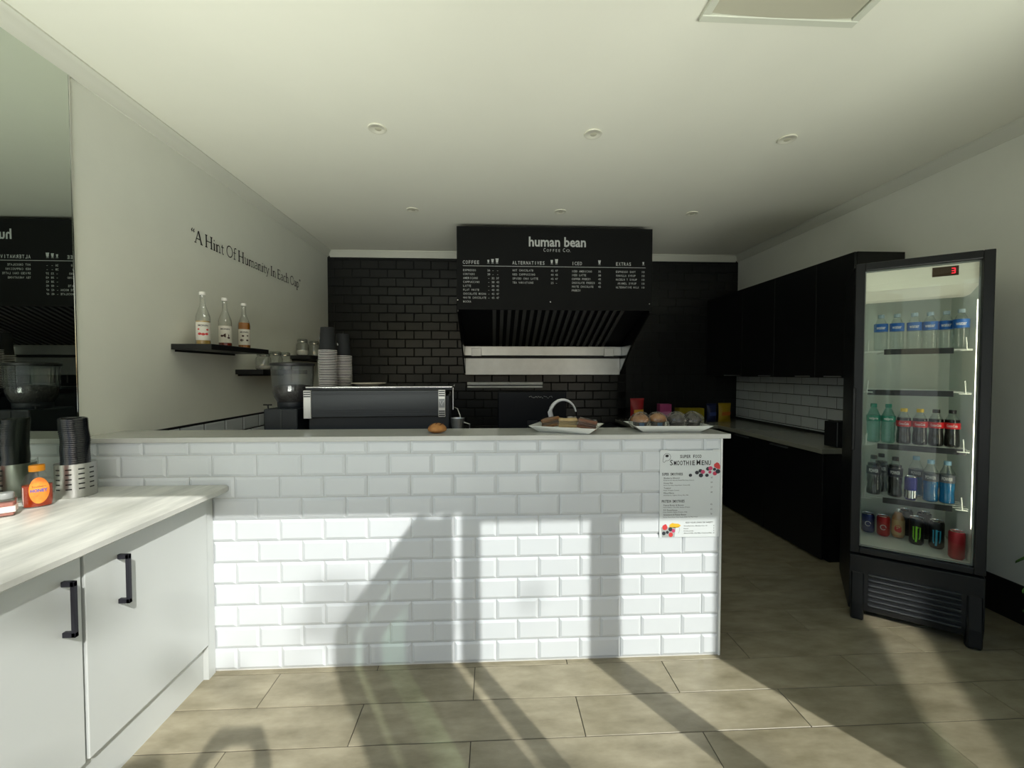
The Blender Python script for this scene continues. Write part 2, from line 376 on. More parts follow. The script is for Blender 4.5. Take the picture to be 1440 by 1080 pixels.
for y, s in ((280, '65'), (328, '60'), (378, '57'), (428, '60'), (550, '65'), (600, '65'), (648, '70')): text(pt1 if y < 500 else pt2, s, pp(528, y), R_, U_, 15*k_, 17*k_, 'r')
text(pt3, 'ADD YOUR OWN OR VARIETY', pp(260, 733), R_, U_, 15*k_, 280*k_)
for y, s, wd in ((764, 'Strawberries, Blueberries 10', 235), (790, 'Peanut', 45), (815, 'Protein powder', 100), (838, 'Almond Milk, Oat Milk, Coconut Milk', 280)):
    text(pt3, s, pp(245, y), R_, U_, 10*k_, wd*k_); text(pt3, '8', pp(550, y), R_, U_, 10*k_, 7*k_, 'r')
lo_, n_ = pp(70, 70), 20
ring = [(38*math.cos(a)*k_, (34*math.sin(a)-2)*k_) for a in [(-.75+1.62*i/n_)*PI for i in range(n_+1)]]
ring = [(-12, -28)]+[(36*math.cos(math.radians(a)), 6+36*math.sin(math.radians(a))) for a in range(-100, 181, 20)]+[(-42, -28), (-38, -44), (-24, -45), (-12, -28)]
stroke2(pt, lo_, R_, U_, [(x*k_, y*k_) for x, y in ring], 3.2*k_)
disc2(pt, pp(70, 52), R_, U_, 17*k_, ry=13*k_)
pt.build('title_lettering', M_print_black, ps); pt1.build('menu_section_lettering', M_print_black, ps); pt2.build('menu_section_lettering', M_print_black, ps); pt3.build('footer_lettering', M_print_black, ps)
PIC = {'dark': mat('print_blueberry', '#2c2f38', .6), 'pink': mat('print_raspberry', '#c2436a', .6), 'red': mat('print_strawberry', '#cc3d3d', .6), 'yel': mat('print_mango', '#e6b52c', .6), 'grey': mat('print_glass_grey', '#a8acaa', .6)}  # the grey is the print colour of the pictured glass
pics = {k: MB() for k in PIC}
def berry(c, o, r, ry): b_ = MB(); disc2(b_, o, R_, U_, r, ry=ry); b_.build('printed_berry', PIC[c], ps)
for x, y, r, c in ((305,248,17,'dark'),(370,222,20,'dark'),(405,205,20,'dark'),(410,250,22,'dark'),(470,250,18,'dark'),(480,185,20,'dark'),(430,215,21,'pink'),(505,180,22,'pink'),(500,218,16,'pink'),(545,190,16,'dark'),(550,232,22,'pink'),(580,212,24,'dark')):
    p0 = pp(x, y); berry(c, (p0[0], -.0024-.000006*x/10, p0[2]), r*k_, r*.92*k_)
berry('red', (pp(550, 235)[0], -.0030, pp(550,235)[2]), 9*k_, 9*k_)
poly2(pics['red'], pp(570, 125), R_, U_, [(x*k_, y*k_) for x, y in ((0,5),(20,-5),(33,-30),(33,-62),(5,-60),(-28,-40),(-30,-15))])
stroke2(pics['grey'], pp(130, 790), R_, U_, [(40*k_, 22*k_), (68*k_, 20*k_), (74*k_, -10*k_), (62*k_, -42*k_)], 3*k_)
poly2(pics['grey'], pp(90, 800), R_, U_, [(x*k_, y*k_) for x, y in ((-72,30),(75,30),(62,-68),(-62,-68))])
for x, y, r, c in ((55,770,26,'red'),(110,790,20,'dark'),(140,805,18,'pink'),(45,830,18,'dark'),(80,820,15,'dark'),(115,845,22,'red'),(60,750,12,'pink')):
    p0 = pp(x, y); berry(c, (p0[0], -.0026-.0002*r/26, p0[2]), r*k_, r*1.05*k_)
poly2(pics['yel'], pp(150, 755), R_, U_, [(x*k_, y*k_) for x, y in ((-52,-12),(-45,15),(-20,28),(0,22),(40,20),(66,0),(40,-18),(0,-22))])
for k in ('red', 'yel', 'grey'): pics[k].build({'red': 'printed_strawberry', 'yel': 'printed_mango', 'grey': 'printed_glass'}[k], PIC[k], ps)
tp = mat('clear_tape', '#d5dad8', .2)
for x in (.02, .277): bx(x-.018, x+.018, -.003, -.0016, .414, .424).build('tape', tp, ps)

# ------------------------------------------------------------------ left cabinets and worktop
ZW = .872
def base_unit(y0, y1, hy, label):
    t = thing('base_cabinet', label, 'cabinet', (-1.57, (y0+y1)/2, 0), group='white cabinets under the side worktop'); h = (y1-y0)/2
    bx(-.29, .279, -h, h, .15, .838).build('carcass', M_white_lam, t)
    bx(-.25, .268, -h, h, 0, .15).build('toe_kick', M_white_lam, t)
    d = bx(.281, .300, -h+.004, h-.004, .165, .834).build('door', M_white_lam, t, bevel=.0025, bseg=2)
    y = hy-(y0+y1)/2
    MB().box(.300, .338, y-.006, y+.006, .600, .616).box(.300, .338, y-.006, y+.006, .752, .768).box(.326, .338, y-.006, y+.006, .600, .768).build('handle', mat('dark_handle', '#2b2b33', .4, metal=.4), d, bevel=.0015)
    return t
base_unit(1.325, 1.882, 1.445, 'white laminate base cabinet with black bar handle next to the tiled counter')
base_unit(.765, 1.321, 1.262, 'white laminate base cabinet with black bar handle nearest the camera')
base_unit(.32, .761, .70, 'white laminate base cabinet at the shopfront end of the side worktop')
fl = tag(bx(-1.86, -1.279, 1.884, YC-.002, 0, .838).build('filler_panel', M_white_lam), 'narrow white filler panel between base cabinet and tiled counter', 'panel')
M_marble = mat('marble_laminate', '#dfdfd8', .3, spec=.45, var=.2, vscale=3.2, stretch=(4.5, .7, 1), col2='#a9aba6')
sw = thing('side_worktop', 'pale marbled laminate worktop along the mirrored wall', 'countertop', (-1.54, 1.12, .838))
MB().prism([(-.322, .0), (.322-.0, .0), (.334, .008), (.334, .026), (.322, .034), (-.322, .034)], 'y', .32-1.12, YC-.003-1.12).build('slab', M_marble, sw, smooth=40)

# mirror on the left wall
mm = mat('mirror_silver', '#ccd4cc', .0, metal=1)
mi = thing('wall_mirror', 'large frameless mirror covering the left wall above the worktop', 'mirror', (XL, 1.1, ZW))
bx(.001, .007, -.78, YC+.004-1.1, .004, 2.705-ZW).build('mirror_glass', mm, mi)
MB().box(.001, .0085, YC+.0045-1.1, YC+.009-1.1, .004, 2.708-ZW).box(.001, .0085, -.78, YC+.009-1.1, 2.706-ZW, 2.711-ZW).build('edge_strip', M_chrome, mi)

# ------------------------------------------------------------------ wall quote
_G = {}
V_, T_ = .15, .075
def el(cx, cy_, rx, ry, a0, a1, n=14): return [(cx+rx*math.cos(math.radians(a0+(a1-a0)*i/n)), cy_+ry*math.sin(math.radians(a0+(a1-a0)*i/n))) for i in range(n+1)]
def sf(x, y, h=.12): return ([(x-h, y), (x+h, y)], T_)
_G['A'] = (.80, [([(.06,0),(.38,1)], T_), ([(.38,1),(.70,0)], V_), ([(.18,.36),(.57,.36)], T_), sf(.06,.02,.1), sf(.70,.02)])
_G['H'] = (.88, [([(.14,0),(.14,1)], V_), ([(.70,0),(.70,1)], V_), ([(.14,.52),(.70,.52)], T_), sf(.14,.02), sf(.14,.98), sf(.70,.02), sf(.70,.98)])
_G['I'] = (.36, [([(.16,0),(.16,1)], V_), sf(.16,.02), sf(.16,.98)])
_G['E'] = (.66, [([(.14,0),(.14,1)], V_), ([(.03,.02),(.56,.02),(.60,.2)], T_), ([(.03,.98),(.52,.98),(.55,.82)], T_), ([(.14,.52),(.44,.52)], T_), ([(.44,.43),(.44,.61)], T_)])
_G['O'] = (.92, [(el(.44,.5,.36,.48,0,360,26), .085)])
_G['C'] = (.80, [(el(.46,.5,.38,.48,45,315,22), .08), ([(.73,.84),(.74,.68)], T_), ([(.73,.16),(.74,.28)], T_)])
_G['i'] = (.30, [([(.14,0),(.14,.6)], V_), sf(.14,.02,.11), ([(.03,.56),(.14,.58)], T_), (el(.14,.83,.03,.03,0,360,8), .06)])
_G['n'] = (.62, [([(.14,0),(.14,.6)], V_), sf(.14,.02,.11), ([(.03,.56),(.14,.58)], T_), (el(.32,.42,.16,.18,170,0,8)+[(.48,0)], .085), sf(.48,.02,.11)])
_G['m'] = (.92, _G['n'][1]+[([(.48,.42)]+el(.64,.42,.16,.18,160,0,8)+[(.80,0)], .085), sf(.80,.02,.11)])
_G['h'] = (.62, [([(.14,0),(.14,1.04)], V_), sf(.14,.02,.11), ([(.03,1.0),(.14,1.02)], T_), (el(.32,.42,.16,.18,170,0,8)+[(.48,0)], .085), sf(.48,.02,.11)])
_G['u'] = (.62, [([(.14,.6),(.14,.2)]+el(.29,.18,.15,.17,180,340,8)+[(.46,.2)], .085), ([(.46,.6),(.46,0)], V_), ([(.03,.58),(.14,.58)], T_), ([(.35,.58),(.46,.58)], T_), ([(.46,.02),(.56,.04)], T_)])
_G['t'] = (.38, [([(.16,.78),(.16,.14)]+el(.26,.13,.10,.12,180,310,6), .085), ([(.02,.58),(.34,.58)], T_)])
_G['f'] = (.36, [([(.15,0),(.15,.82)]+el(.29,.86,.14,.16,190,40,8), .085), ([(.02,.58),(.32,.58)], T_), sf(.15,.02,.12)])
_G['a'] = (.52, [(el(.24,.45,.17,.15,150,0,8)+[(.41,.1),(.50,.02)], .085), (el(.23,.18,.16,.17,60,330,12), .075)])
_G['c'] = (.50, [(el(.28,.3,.22,.30,50,310,14), .08)])
_G['y'] = (.58, [([(.08,.58),(.30,.02)], .09), ([(.50,.58),(.30,.02),(.20,-.25),(.08,-.28)], T_), sf(.08,.58,.1), sf(.5,.58,.09)])
_G['p'] = (.62, [([(.14,-.34),(.14,.6)], V_), (el(.30,.3,.22,.29,140,-140,14), .08), sf(.14,-.33,.12), ([(.03,.56),(.14,.58)], T_)])
_G['“'] = (.34, [([(.12,.76),(.05,.86),(.13,1.04)], [.13,.12,.05]), ([(.30,.76),(.23,.86),(.31,1.04)], [.13,.12,.05])])
_G['”'] = (.30, [([(.05,1.02),(.12,.92),(.04,.78)], [.13,.12,.05]), ([(.21,1.02),(.28,.92),(.20,.78)], [.13,.12,.05])])
_G[' '] = (.26, [])
qs = '“A Hint Of Humanity In Each Cup”'
tot = sum(_G[c][0] for c in qs); hh = .080; sc_ = (4.125-2.672)/(tot*hh)
q = MB(); x = 0
for c_ in qs:
    adv, st = _G[c_]
    for pts, wd in st: stroke2(q, (0, 0, 0), (0,1,0), (0,0,1), [((x+px)*hh*sc_, py*hh) for px, py in pts], [u*hh for u in wd] if isinstance(wd, list) else wd*hh)
    x += adv
tag(q.build('wall_lettering', M_print_black, loc=(XL+.0018, 2.672, 2.203)), 'black serif quote lettering on the left wall about a hint of humanity', 'lettering')

# ------------------------------------------------------------------ black wall shelves with bottles and jars
def shelf(y0, y1, depth, z1, label, th=.033):
    t = thing('wall_shelf', label, 'shelf', (XL, (y0+y1)/2, z1-th), group='black floating shelves on the left wall')
    h = (y1-y0)/2; bx(.001, depth, -h, h, 0, th).build('board', M_blacksatin, t, bevel=.0015)
    bx(.001, .006, -h+.03, h-.03, -.012, 0).build('bracket', M_blacksatin, t)
    return t
shelf(2.49, 3.11, .228, 1.552, 'black floating wall shelf carrying the three syrup bottles')
shelf(3.085, 3.80, .20, 1.407, 'lower black floating wall shelf with a row of glass jars', .036)
shelf(3.90, 4.50, .19, 1.545, 'far black floating wall shelf with two glass jars near the back corner', .036)

M_glass = glass('clear_glass', (.985, .99, .985), 1.2, .01)
M_liq = {'pale': mat('pale_amber_syrup', '#c9a65c', .2), 'red': mat('red_brown_syrup', '#8a2c1c', .2), 'amber': mat('amber_syrup', '#b0702e', .2)}
M_label = mat('paper_label', '#e6e2d8', .6); M_cap = mat('white_cap', '#efeee8', .4); M_brown = mat('print_brown', '#4a332b', .6)
def syrup(x, y, z, liq, level, label, motif):
    t = thing('syrup_bottle', label, 'bottle', (x, y, z), group='syrup bottles on the wall shelf')
    pr = [(.030, 0), (.037, .004), (.038, .012), (.038, .165), (.036, .18), (.026, .21), (.0165, .238), (.0135, .262), (.0132, .296), (.0145, .298), (.0145, .304)]
    MB().shell(pr, .002, 24).build('glass_body', M_glass, t, smooth=40)
    lp = [(r-.003, zz) for r, zz in pr if zz <= level]; lp = [(lp[0][0], .003)]+[(r, max(zz, .0035)) for r, zz in lp[1:]]
    MB().lathe([(.0001, .003)]+lp+[(lp[-1][0], level), (.0001, level)], 20).build('syrup', M_liq[liq], t, smooth=40)
    MB().lathe([(.0001, .304), (.0165, .304), (.0175, .307), (.0175, .319), (.016, .323), (.0001, .323)], 20).build('cap', M_cap, t, smooth=40)
    a = math.atan2(-y, -x); lb = MB(); band(lb, .0385, .028, .138, a-1.25, a+1.25, 14); lab = lb.build('paper_label', M_label, t, smooth=60)
    tx = MB(); text_round(tx, 'MONIN', (0,0,0), .0389, .112, a, .010, .052, .02); tx.build('brand_lettering', M_print_black, lab)
    pm = MB()
    for da, dz, r in motif:
        n = 10; aa = a+da/.0389; pm.add([(.0389*math.cos(aa+r*math.cos(2*PI*i/n)/.0389), .0389*math.sin(aa+r*math.cos(2*PI*i/n)/.0389), dz+r*.8*math.sin(2*PI*i/n)) for i in range(n)], [tuple(range(n))])
    pm.build('fruit_motif', PIC['red'] if motif[0][1] < .07 and liq == 'pale' else M_brown, lab)
syrup(-1.765, 2.612, 1.552, 'pale', .145, 'syrup bottle with pale amber syrup, leftmost of three on the shelf', [(-.018,.066,.010),(0,.064,.010),(.018,.066,.009),(-.024,.094,.006),(.022,.092,.007)])
syrup(-1.765, 2.820, 1.552, 'red', .06, 'nearly empty syrup bottle with red syrup, middle of three on the shelf', [(.006,.075,.017),(-.018,.072,.009),(.02,.06,.008)])
syrup(-1.765, 3.030, 1.552, 'amber', .185, 'full syrup bottle with amber brown syrup, rightmost of three on the shelf', [(-.016,.060,.011),(.018,.060,.008),(-.008,.09,.008),(.02,.092,.006)])
def jar(x, y, z, r, h, fill, label):
    t = thing('storage_jar', label, 'jar', (x, y, z), group='glass storage jars on the wall shelves')
    MB().shell([(r*.8, 0), (r*.98, .008), (r, .02), (r, h*.62), (r*.92, h*.72), (r*.72, h*.80), (r*.72, h*.84)], .003, 22).build('glass_body', M_glass, t, smooth=40)
    MB().lathe([(.0001, h*.84), (r*.80, h*.84), (r*.83, h*.86), (r*.83, h*.96), (r*.7, h), (.0001, h)], 22).build('lid', glass('lid_glass', (.75,.78,.76), 1.5, .05, body='#8d8f8a', bodyfac=.25), t, smooth=40)
    MB().lathe([(r*.79, h*.80), (r*.85, h*.81), (r*.85, h*.84), (r*.79, h*.85)], 22).build('clip_ring', M_chrome, t, smooth=40)
    if fill: MB().lathe([(.0001, .004), (r*.78, .004), (r*.95, .02), (r*.95, h*fill), (.0001, h*fill+.008)], 20).build('contents', mat('white_sugar', '#e4e2da', .9, bump=.4, bscale=300), t, smooth=40)
    return t
jar(-1.765, 3.27, 1.407, .054, .130, .22, 'glass jar with a little white sugar, first on the lower shelf')
jar(-1.765, 3.445, 1.407, .054, .150, 0, 'empty clip-top glass jar between two other jars on the lower shelf')
jar(-1.775, 3.62, 1.407, .050, .150, 0, 'empty clip-top glass jar partly behind the grinder lid')
jar(-1.79, 3.985, 1.545, .054, .155, .3, 'squat glass jar on the far shelf, nearer of two')
jar(-1.79, 4.24, 1.545, .054, .155, 0, 'squat glass jar on the far shelf beside the cup stack')

# ------------------------------------------------------------------ espresso machine, grinder, cups
M_machine = mat('anthracite_metal', '#33373a', .42, metal=.25)
M_machine_dk = mat('dark_blue_grey_plastic', '#20252b', .5)
em = thing('espresso_machine', 'wide dark grey espresso machine with silver end caps behind the counter', 'coffee machine', (-.63, 2.335, .90), math.radians(4.5))
bx(-.39, .385, .03, .50, .055, .355).build('body', M_machine_dk, em, bevel=.006)
bp = bx(-.40, .36, 0, .03, .236, .385).build('back_panel', M_machine, em, bevel=.004)
for i, zz in enumerate((.250, .262, .274, .362, .371)): bx(-.358, .318, -.0025, 0, zz, zz+.003).build('groove', M_machine_dk, bp)
for x0 in (-.404, .322):
    e = bx(x0, x0+.040, -.006, .02, .232, .386).build('end_cap', mat('silver_end_cap', '#c9c9c6', .35, metal=.6), em, bevel=.002)
    for k in range(3): bx(x0+.003, x0+.037, -.008, -.005, .35+k*.012, .356+k*.012).build('slot', M_machine_dk, e)
    for k in range(3 if x0 > 0 else 0): bx(x0+.003, x0+.037, -.008, -.005, .238+k*.012, .245+k*.012).build('slot', M_machine_dk, e)
if True:
    e = bx(.326, .358, -.0085, -.006, .285, .335).build('badge', mat('badge_grey', '#85888a', .4, metal=.5), em)
    stroke2(q := MB(), (.342, -.009, .31), R_, U_, [(-.010, .014), (0, -.012), (.010, .014)], .003); q.build('badge_mark', M_print_white, e)
bx(-.40, .40, .02, .50, .385, .397).build('cup_tray', M_machine_dk, em, bevel=.002)
MB().tube([(-.395, .012, .402), (.40, .012, .402), (.405, .03, .402), (.405, .48, .402)], .005).tube([(.405, .03, .402), (.405, .03, .27)], .004).build('tray_rail', M_chrome, em, smooth=50)
for x in (-.34, .33):
    for y in (.07, .45): MB().lathe([(.02, 0), (.022, .01), (.016, .055)], 12, (x, y, 0)).build('foot', M_machine_dk, em)
MB().tube([(.40, .20, .27), (.428, .19, .26), (.444, .17, .22), (.452, .15, .16), (.458, .14, .10)], .005).build('steam_wand', M_chrome, em, smooth=50)
pf = thing('milk_jug', 'small steel milk jug beside the espresso machine steam wand', 'jug', (-.20, 2.36, .90))
MB().shell([(.040, 0), (.043, .01), (.037, .10), (.033, .17), (.040, .225)], .0015, 20).build('jug_body', M_steel, pf, smooth=40)
MB().tube([(.034, 0, .20), (.068, 0, .19), (.070, 0, .10), (.038, 0, .07)], .005).build('jug_handle', M_steel, pf, smooth=50)

gd = thing('coffee_grinder', 'dark coffee grinder with clear bean hopper left of the espresso machine', 'grinder', (-1.157, 2.40, .90))
bx(-.095, .085, -.09, .16, .0, .285).build('body', M_machine_dk, gd, bevel=.008, bseg=2)
bx(-.005, .004, -.0925, -.09, .0, .28).build('body_seam', M_machine, gd)
MB().lathe([(.0001, .285), (.075, .285), (.080, .293), (.080, .318), (.0001, .318)], 28, (.008, .03, 0)).build('collar', M_machine_dk, gd, smooth=40)
MB().shell([(.080, .318), (.095, .345), (.104, .38), (.108, .44), (.111, .522)], .002, 32, (.008, .03, 0)).build('hopper', glass('hopper_plastic', (.90, .91, .92), 1.0, .06, body='#9aa0a2', bodyfac=.04), gd, smooth=40)
MB().lathe([(.0001, .522), (.114, .522), (.117, .527), (.117, .536), (.100, .541), (.03, .545), (.0001, .545)], 32, (.008, .03, 0)).build('hopper_lid', M_blacksatin, gd, smooth=40)
def beanfn(p, t, a): return Vector((p.x, p.y, p.z+.012*math.sin(2*a+.6)*(1 if t > 0 else 0)))
MB().lathe([(.0001, .321), (.077, .321), (.092, .347), (.100, .38), (.102, .395), (.09, .408), (.05, .415), (.0001, .412)], 28, (.008, .03, 0)).build('coffee_beans', mat('roasted_beans', '#2c1d17', .5, var=.4, vscale=90, bump=.8, bscale=120), gd, smooth=60)
MB().tube([(-.115, -.05, .305), (-.07, -.05, .305)], .004).tube([(-.09, -.05, .285), (-.09, -.05, .305)], .004).build('hopper_latch', M_blacksatin, gd)

cup = thing('paper_cup', 'black takeaway cup with white rim, stacked upside down in the taller stack', 'cup', (-.945, 2.415, 1.302), group='upside-down cups in the taller stack')
MB().shell([(.036, .133), (.0365, .131), (.0452, .001)], .0005, 24).build('cup_body', mat('black_paper', '#191b1d', .7, spec=.3), cup, smooth=50)
MB().lathe([(.0455, .0), (.050, .0), (.051, .0006), (.051, .0026), (.0485, .0034), (.0455, .0032), (.0455, 0)], 24).build('rolled_rim', mat('white_paper_rim', '#dcd8d4', .6), cup, smooth=50)
def top_logo(root, a):
    t = MB(); text_round(t, 'h', (0,0,0), .0415, .065, a, .012, .008, .05); t.add(*[(lambda vs: vs)([(0,0,.1)]*0), []]) if False else None
    t.build('logo', M_print_white, root)
N1 = 22
for i in range(1, N1): dup(cup, (-.945+random.uniform(-.0008,.0008), 2.415, 1.302+i*.0094))
lastc = dup(cup, (-.945, 2.415, 1.302+N1*.0094), label='topmost upside-down black cup of the taller stack on the espresso machine')
top_logo(lastc, math.radians(215))
c2 = dup(cup, (-.895, 2.52, 1.302), label='black takeaway cup with white rim, stacked upside down in the shorter stack', group='upside-down cups in the shorter stack')
N2 = 19
for i in range(1, N2): dup(c2, (-.895+random.uniform(-.0008,.0008), 2.52, 1.302+i*.0094))
lastc = dup(c2, (-.895, 2.52, 1.302+N2*.0094), label='topmost upside-down black cup of the shorter stack on the espresso machine', group='upside-down cups in the shorter stack')
top_logo(lastc, math.radians(245))
sau = thing('saucer', 'pale saucer lying on top of the espresso machine', 'saucer', (-.74, 2.50, 1.302))
MB().lathe([(.0001, 0), (.05, 0), (.055, .004), (.10, .018), (.101, .021), (.055, .008), (.0001, .006)], 28).build('saucer_dish', mat('cream_ceramic', '#d8cfc0', .3), sau, smooth=40)

# ------------------------------------------------------------------ on the bar top: bun, plates
ZB = 1.0905
bun = thing('bread_roll', 'round golden bread roll lying on the bar top', 'bread', (-.272, 2.02, ZB))
def bunfn(p, t, a):
    k = 1+.05*math.sin(3*a+1); z = p.z
    if t > 0: z *= 1-.10*max(0, math.cos(4*a+2*t))
    return Vector((p.x*k, p.y*k, z if z > 0 else z*.55))
MB().ball((0,0,.017), .046, .042, .031, 24, 12, fn=bunfn).build('crust', mat('bread_crust', '#c48c4e', .6, var=.5, vscale=18, bump=.3, bscale=30, col2='#8f5c2c'), bun, smooth=60)
sc = MB()
for s in (-1, 0, 1): sc.tube([(s*.022-.012, -.034, .030), (s*.022, -.012, .0485-abs(s)*.004), (s*.022+.010, .012, .0485-abs(s)*.004)], [.001, .0022, .001], 6)
sc.build('score_marks', mat('bread_score', '#5a3418', .8), bun)

M_ceramic = mat('white_ceramic', '#e2e4e0', .12, spec=.6)
def platter(w, d, h, bw, bd):
    mb = MB(); th = .006
    def ring(a, b, z): return [(-a,-b,z),(a,-b,z),(a,b,z),(-a,b,z)]
    mb.hexa(ring(bw/2, bd/2, 0), ring(w/2, d/2, h)); mb.v = mb.v[:8]; mb.f = [(3,2,1,0),(0,1,5,4),(1,2,6,5),(2,3,7,6),(3,0,4,7)]
    n = len(mb.v); mb.v += ring(w/2-th, d/2-th, h)+ring(bw/2-.002, bd/2-.002, th)
    mb.f += [(4,5,9,8),(5,6,10,9),(6,7,11,10),(7,4,8,11),(8,9,13,12),(9,10,14,13),(10,11,15,14),(11,8,12,15),(12,13,14,15)]
    return mb
p1 = thing('platter', 'white rectangular platter of wrapped sandwiches set askew on the bar top', 'plate', (.375, 2.06, ZB), math.radians(-24))
platter(.335, .235, .032, .25, .16).build('dish', M_ceramic, p1, bevel=.002)
p2 = thing('platter', 'white rectangular platter of wrapped muffins at the right end of the bar top', 'plate', (.886, 2.06, ZB), math.radians(-2))
platter(.385, .21, .034, .285, .14).build('dish', M_ceramic, p2, bevel=.002)
M_wrap = glass('cling_film', (.9, .9, .89), 1.8, .09, body='#cfcfca', bodyfac=.05)
def crumple(p, k, s):
    return Vector((p[0]+k*math.sin(31*p[1]+s)+k*.6*math.sin(77*p[2]+s), p[1]+k*math.sin(37*p[0]+2*s), p[2]+k*math.sin(43*p[0]+29*p[1]+s)))
def rot2(x, y, a): return x*math.cos(a)-y*math.sin(a), x*math.sin(a)+y*math.cos(a)
def sandwich(root, x, y, z, rz, c1, c2, label, tilt=0):
    gx, gy = rot2(x, y, root.rotation_euler.z)
    t = thing('wrapped_sandwich', label, 'sandwich', (root.location.x+gx, root.location.y+gy, ZB+z), root.rotation_euler.z+rz, group='wrapped sandwiches on the platter')
    A = mat('bread_'+c1.strip('#'), c1, .8, var=.25, vscale=30, bump=.2, bscale=90); Bm = mat('filling_'+c2.strip('#'), c2, .6, var=.3, vscale=40)
    bx(-.043, .043, -.050, .050, .002, .014).build('bread_slice', A, t, bevel=.0055, bseg=3, smooth=50)
    bx(-.041, .041, -.049, .049, .0145, .021).build('filling', Bm, t, bevel=.002)
    bx(-.043, .043, -.050, .050, .0215, .036).build('bread_slice', A, t, bevel=.007, bseg=3, smooth=50)
    mb = MB(); n = 8
    top = [[(-.050+.1*i/n, -.060+.12*j/n) for j in range(n+1)] for i in range(n+1)]
    vs = []
    for i in range(n+1):
        for j in range(n+1):
            x_, y_ = top[i][j]; e = max(abs(i-n/2), abs(j-n/2))/(n/2); z_ = .038 if e < .85 else .010
            vs.append(crumple((x_, y_, z_+random.uniform(-.001,.0015)), .0018, x*40))
    mb.add(vs, [(i*(n+1)+j, (i+1)*(n+1)+j, (i+1)*(n+1)+j+1, i*(n+1)+j+1) for i in range(n) for j in range(n)])
    mb.build('cling_wrap', M_wrap, t, smooth=25)
    t.rotation_euler = (-.06, tilt, t.rotation_euler.z); t.scale = (1.1, 1.06, 1.35)
sandwich(p1, -.085, .015, .014, .35, '#8a5e36', '#5c3a22', 'brown bread sandwich in cling wrap at the left of the platter', -.20)
sandwich(p1, .005, .000, .018, .25, '#c2a878', '#b8a070', 'pale toasted sandwich in cling wrap in the middle of the platter')
sandwich(p1, .098, .000, .014, .15, '#7c5440', '#6a3a30', 'reddish brown sandwich in cling wrap at the right of the platter', .17)

def muffin(root, x, y, kind, label):
    gx, gy = rot2(x, y, root.rotation_euler.z)
    t = thing('wrapped_muffin', label, 'muffin', (root.location.x+gx, root.location.y+gy, ZB+.0062), random.uniform(-.3, .3), group='wrapped muffins on the platter'); t.scale = (1.13, 1.13, 1.15)
    MB().lathe([(.0001, 0), (.027, 0), (.033, .034), (.031, .035), (.0001, .034)], 26).build('paper_case', mat('dark_muffin_case', '#2a2523', .7), t, smooth=30)
    def fn(p, t_, a): k = 1+.04*math.sin(5*a)+.03*math.sin(3*a+1); return Vector((p.x*k, p.y*k, p.z*(1+.05*math.sin(4*a)) if p.z > 0 else p.z*.3))
    top = mat('golden_muffin', '#b9803f', .7, var=.4, vscale=25, bump=.4, bscale=45, col2='#7a4a22') if kind == 'golden' else mat('chocolate_muffin', '#2f231d', .7, var=.4, vscale=25, bump=.5, bscale=45)
    MB().ball((0,0,.038), .040, .040, .030, 22, 10, fn=fn).build('muffin_top', top, t, smooth=60)
    def wf(p, t_, a): return crumple((p.x*(1+.05*math.sin(9*a)+.03*math.sin(17*a)), p.y*(1+.05*math.sin(9*a)), p.z*(1+.06*math.sin(7*a+2))), .0022, x*50)
    MB().ball((0,0,.036), .048, .048, .040, 30, 12, bot=-.95, fn=wf).build('cling_wrap', M_wrap, t, smooth=20)
    if kind == 'golden':
        a = -PI/2-.1-t.rotation_euler.z; s_ = MB()
        for da, m_ in ((0, None),): band(s_, .0345, .010, .030, a-.32, a+.32, 6)
        s_.build('sticker', mat('blue_sticker', '#2f9bd0' if x > -.12 else '#2a5d86', .4), t)
    return t
muffin(p2, -.135, .0, 'golden', 'golden muffin with a blue sticker in cling wrap, leftmost on the platter')
muffin(p2, -.040, .012, 'golden', 'golden muffin in crinkled cling wrap, second from the left on the platter')
muffin(p2, .050, -.005, 'choc', 'dark chocolate muffin in cling wrap, third from the left on the platter')
muffin(p2, .137, .008, 'choc', 'dark chocolate muffin in cling wrap, rightmost on the platter')

# white arched band and the till screen behind the platter
ar = thing('hoop_handle', 'white curved hoop handle arching up behind the sandwich platter', 'handle', (.40, 2.28, .90))
hp = [(-.075, .0, .0), (-.075, 0, .12), (-.066, 0, .20)]+[(-.008+.075*math.cos(a), 0, .245+.088*math.sin(a)) for a in [PI*(1.0-.92*i/12) for i in range(1, 13)]]
MB().tube(hp, [.014]*3+[.0135-.0085*i/12 for i in range(12)], 10, flat=(1.0, .8)).build('hoop', mat('white_plastic', '#d7d8dc', .35), ar, smooth=60)
MB().lathe([(.0001, 0), (.06, 0), (.06, .012), (.0001, .016)], 24, (-.075, 0, 0)).build('hoop_base', M_blacksatin, ar, smooth=40)
po = thing('till_monitor', 'dark till monitor seen from behind, standing past the bar top', 'monitor', (.235, 2.45, .90))
bx(-.205, .205, -.012, .02, .06, .37).build('back_shell', mat('navy_black_plastic', '#070a10', .6, spec=.2), po, bevel=.006)
bx(-.198, .198, .021, .023, .066, .364).build('screen', mat('screen_glass', '#06070a', .15), po)
MB().box(-.03, .03, -.03, -.0125, .0, .20).box(-.10, .10, -.09, .07, 0, .012).build('stand', M_blacksatin, po)
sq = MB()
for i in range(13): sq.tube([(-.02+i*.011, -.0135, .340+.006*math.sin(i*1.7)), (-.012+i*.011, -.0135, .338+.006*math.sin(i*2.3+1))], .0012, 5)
sq.build('painted_reflection', mat('reflection_grey', '#9a9c9c', .6), po)  # pale squiggle drawn on as a reflection on the monitor back

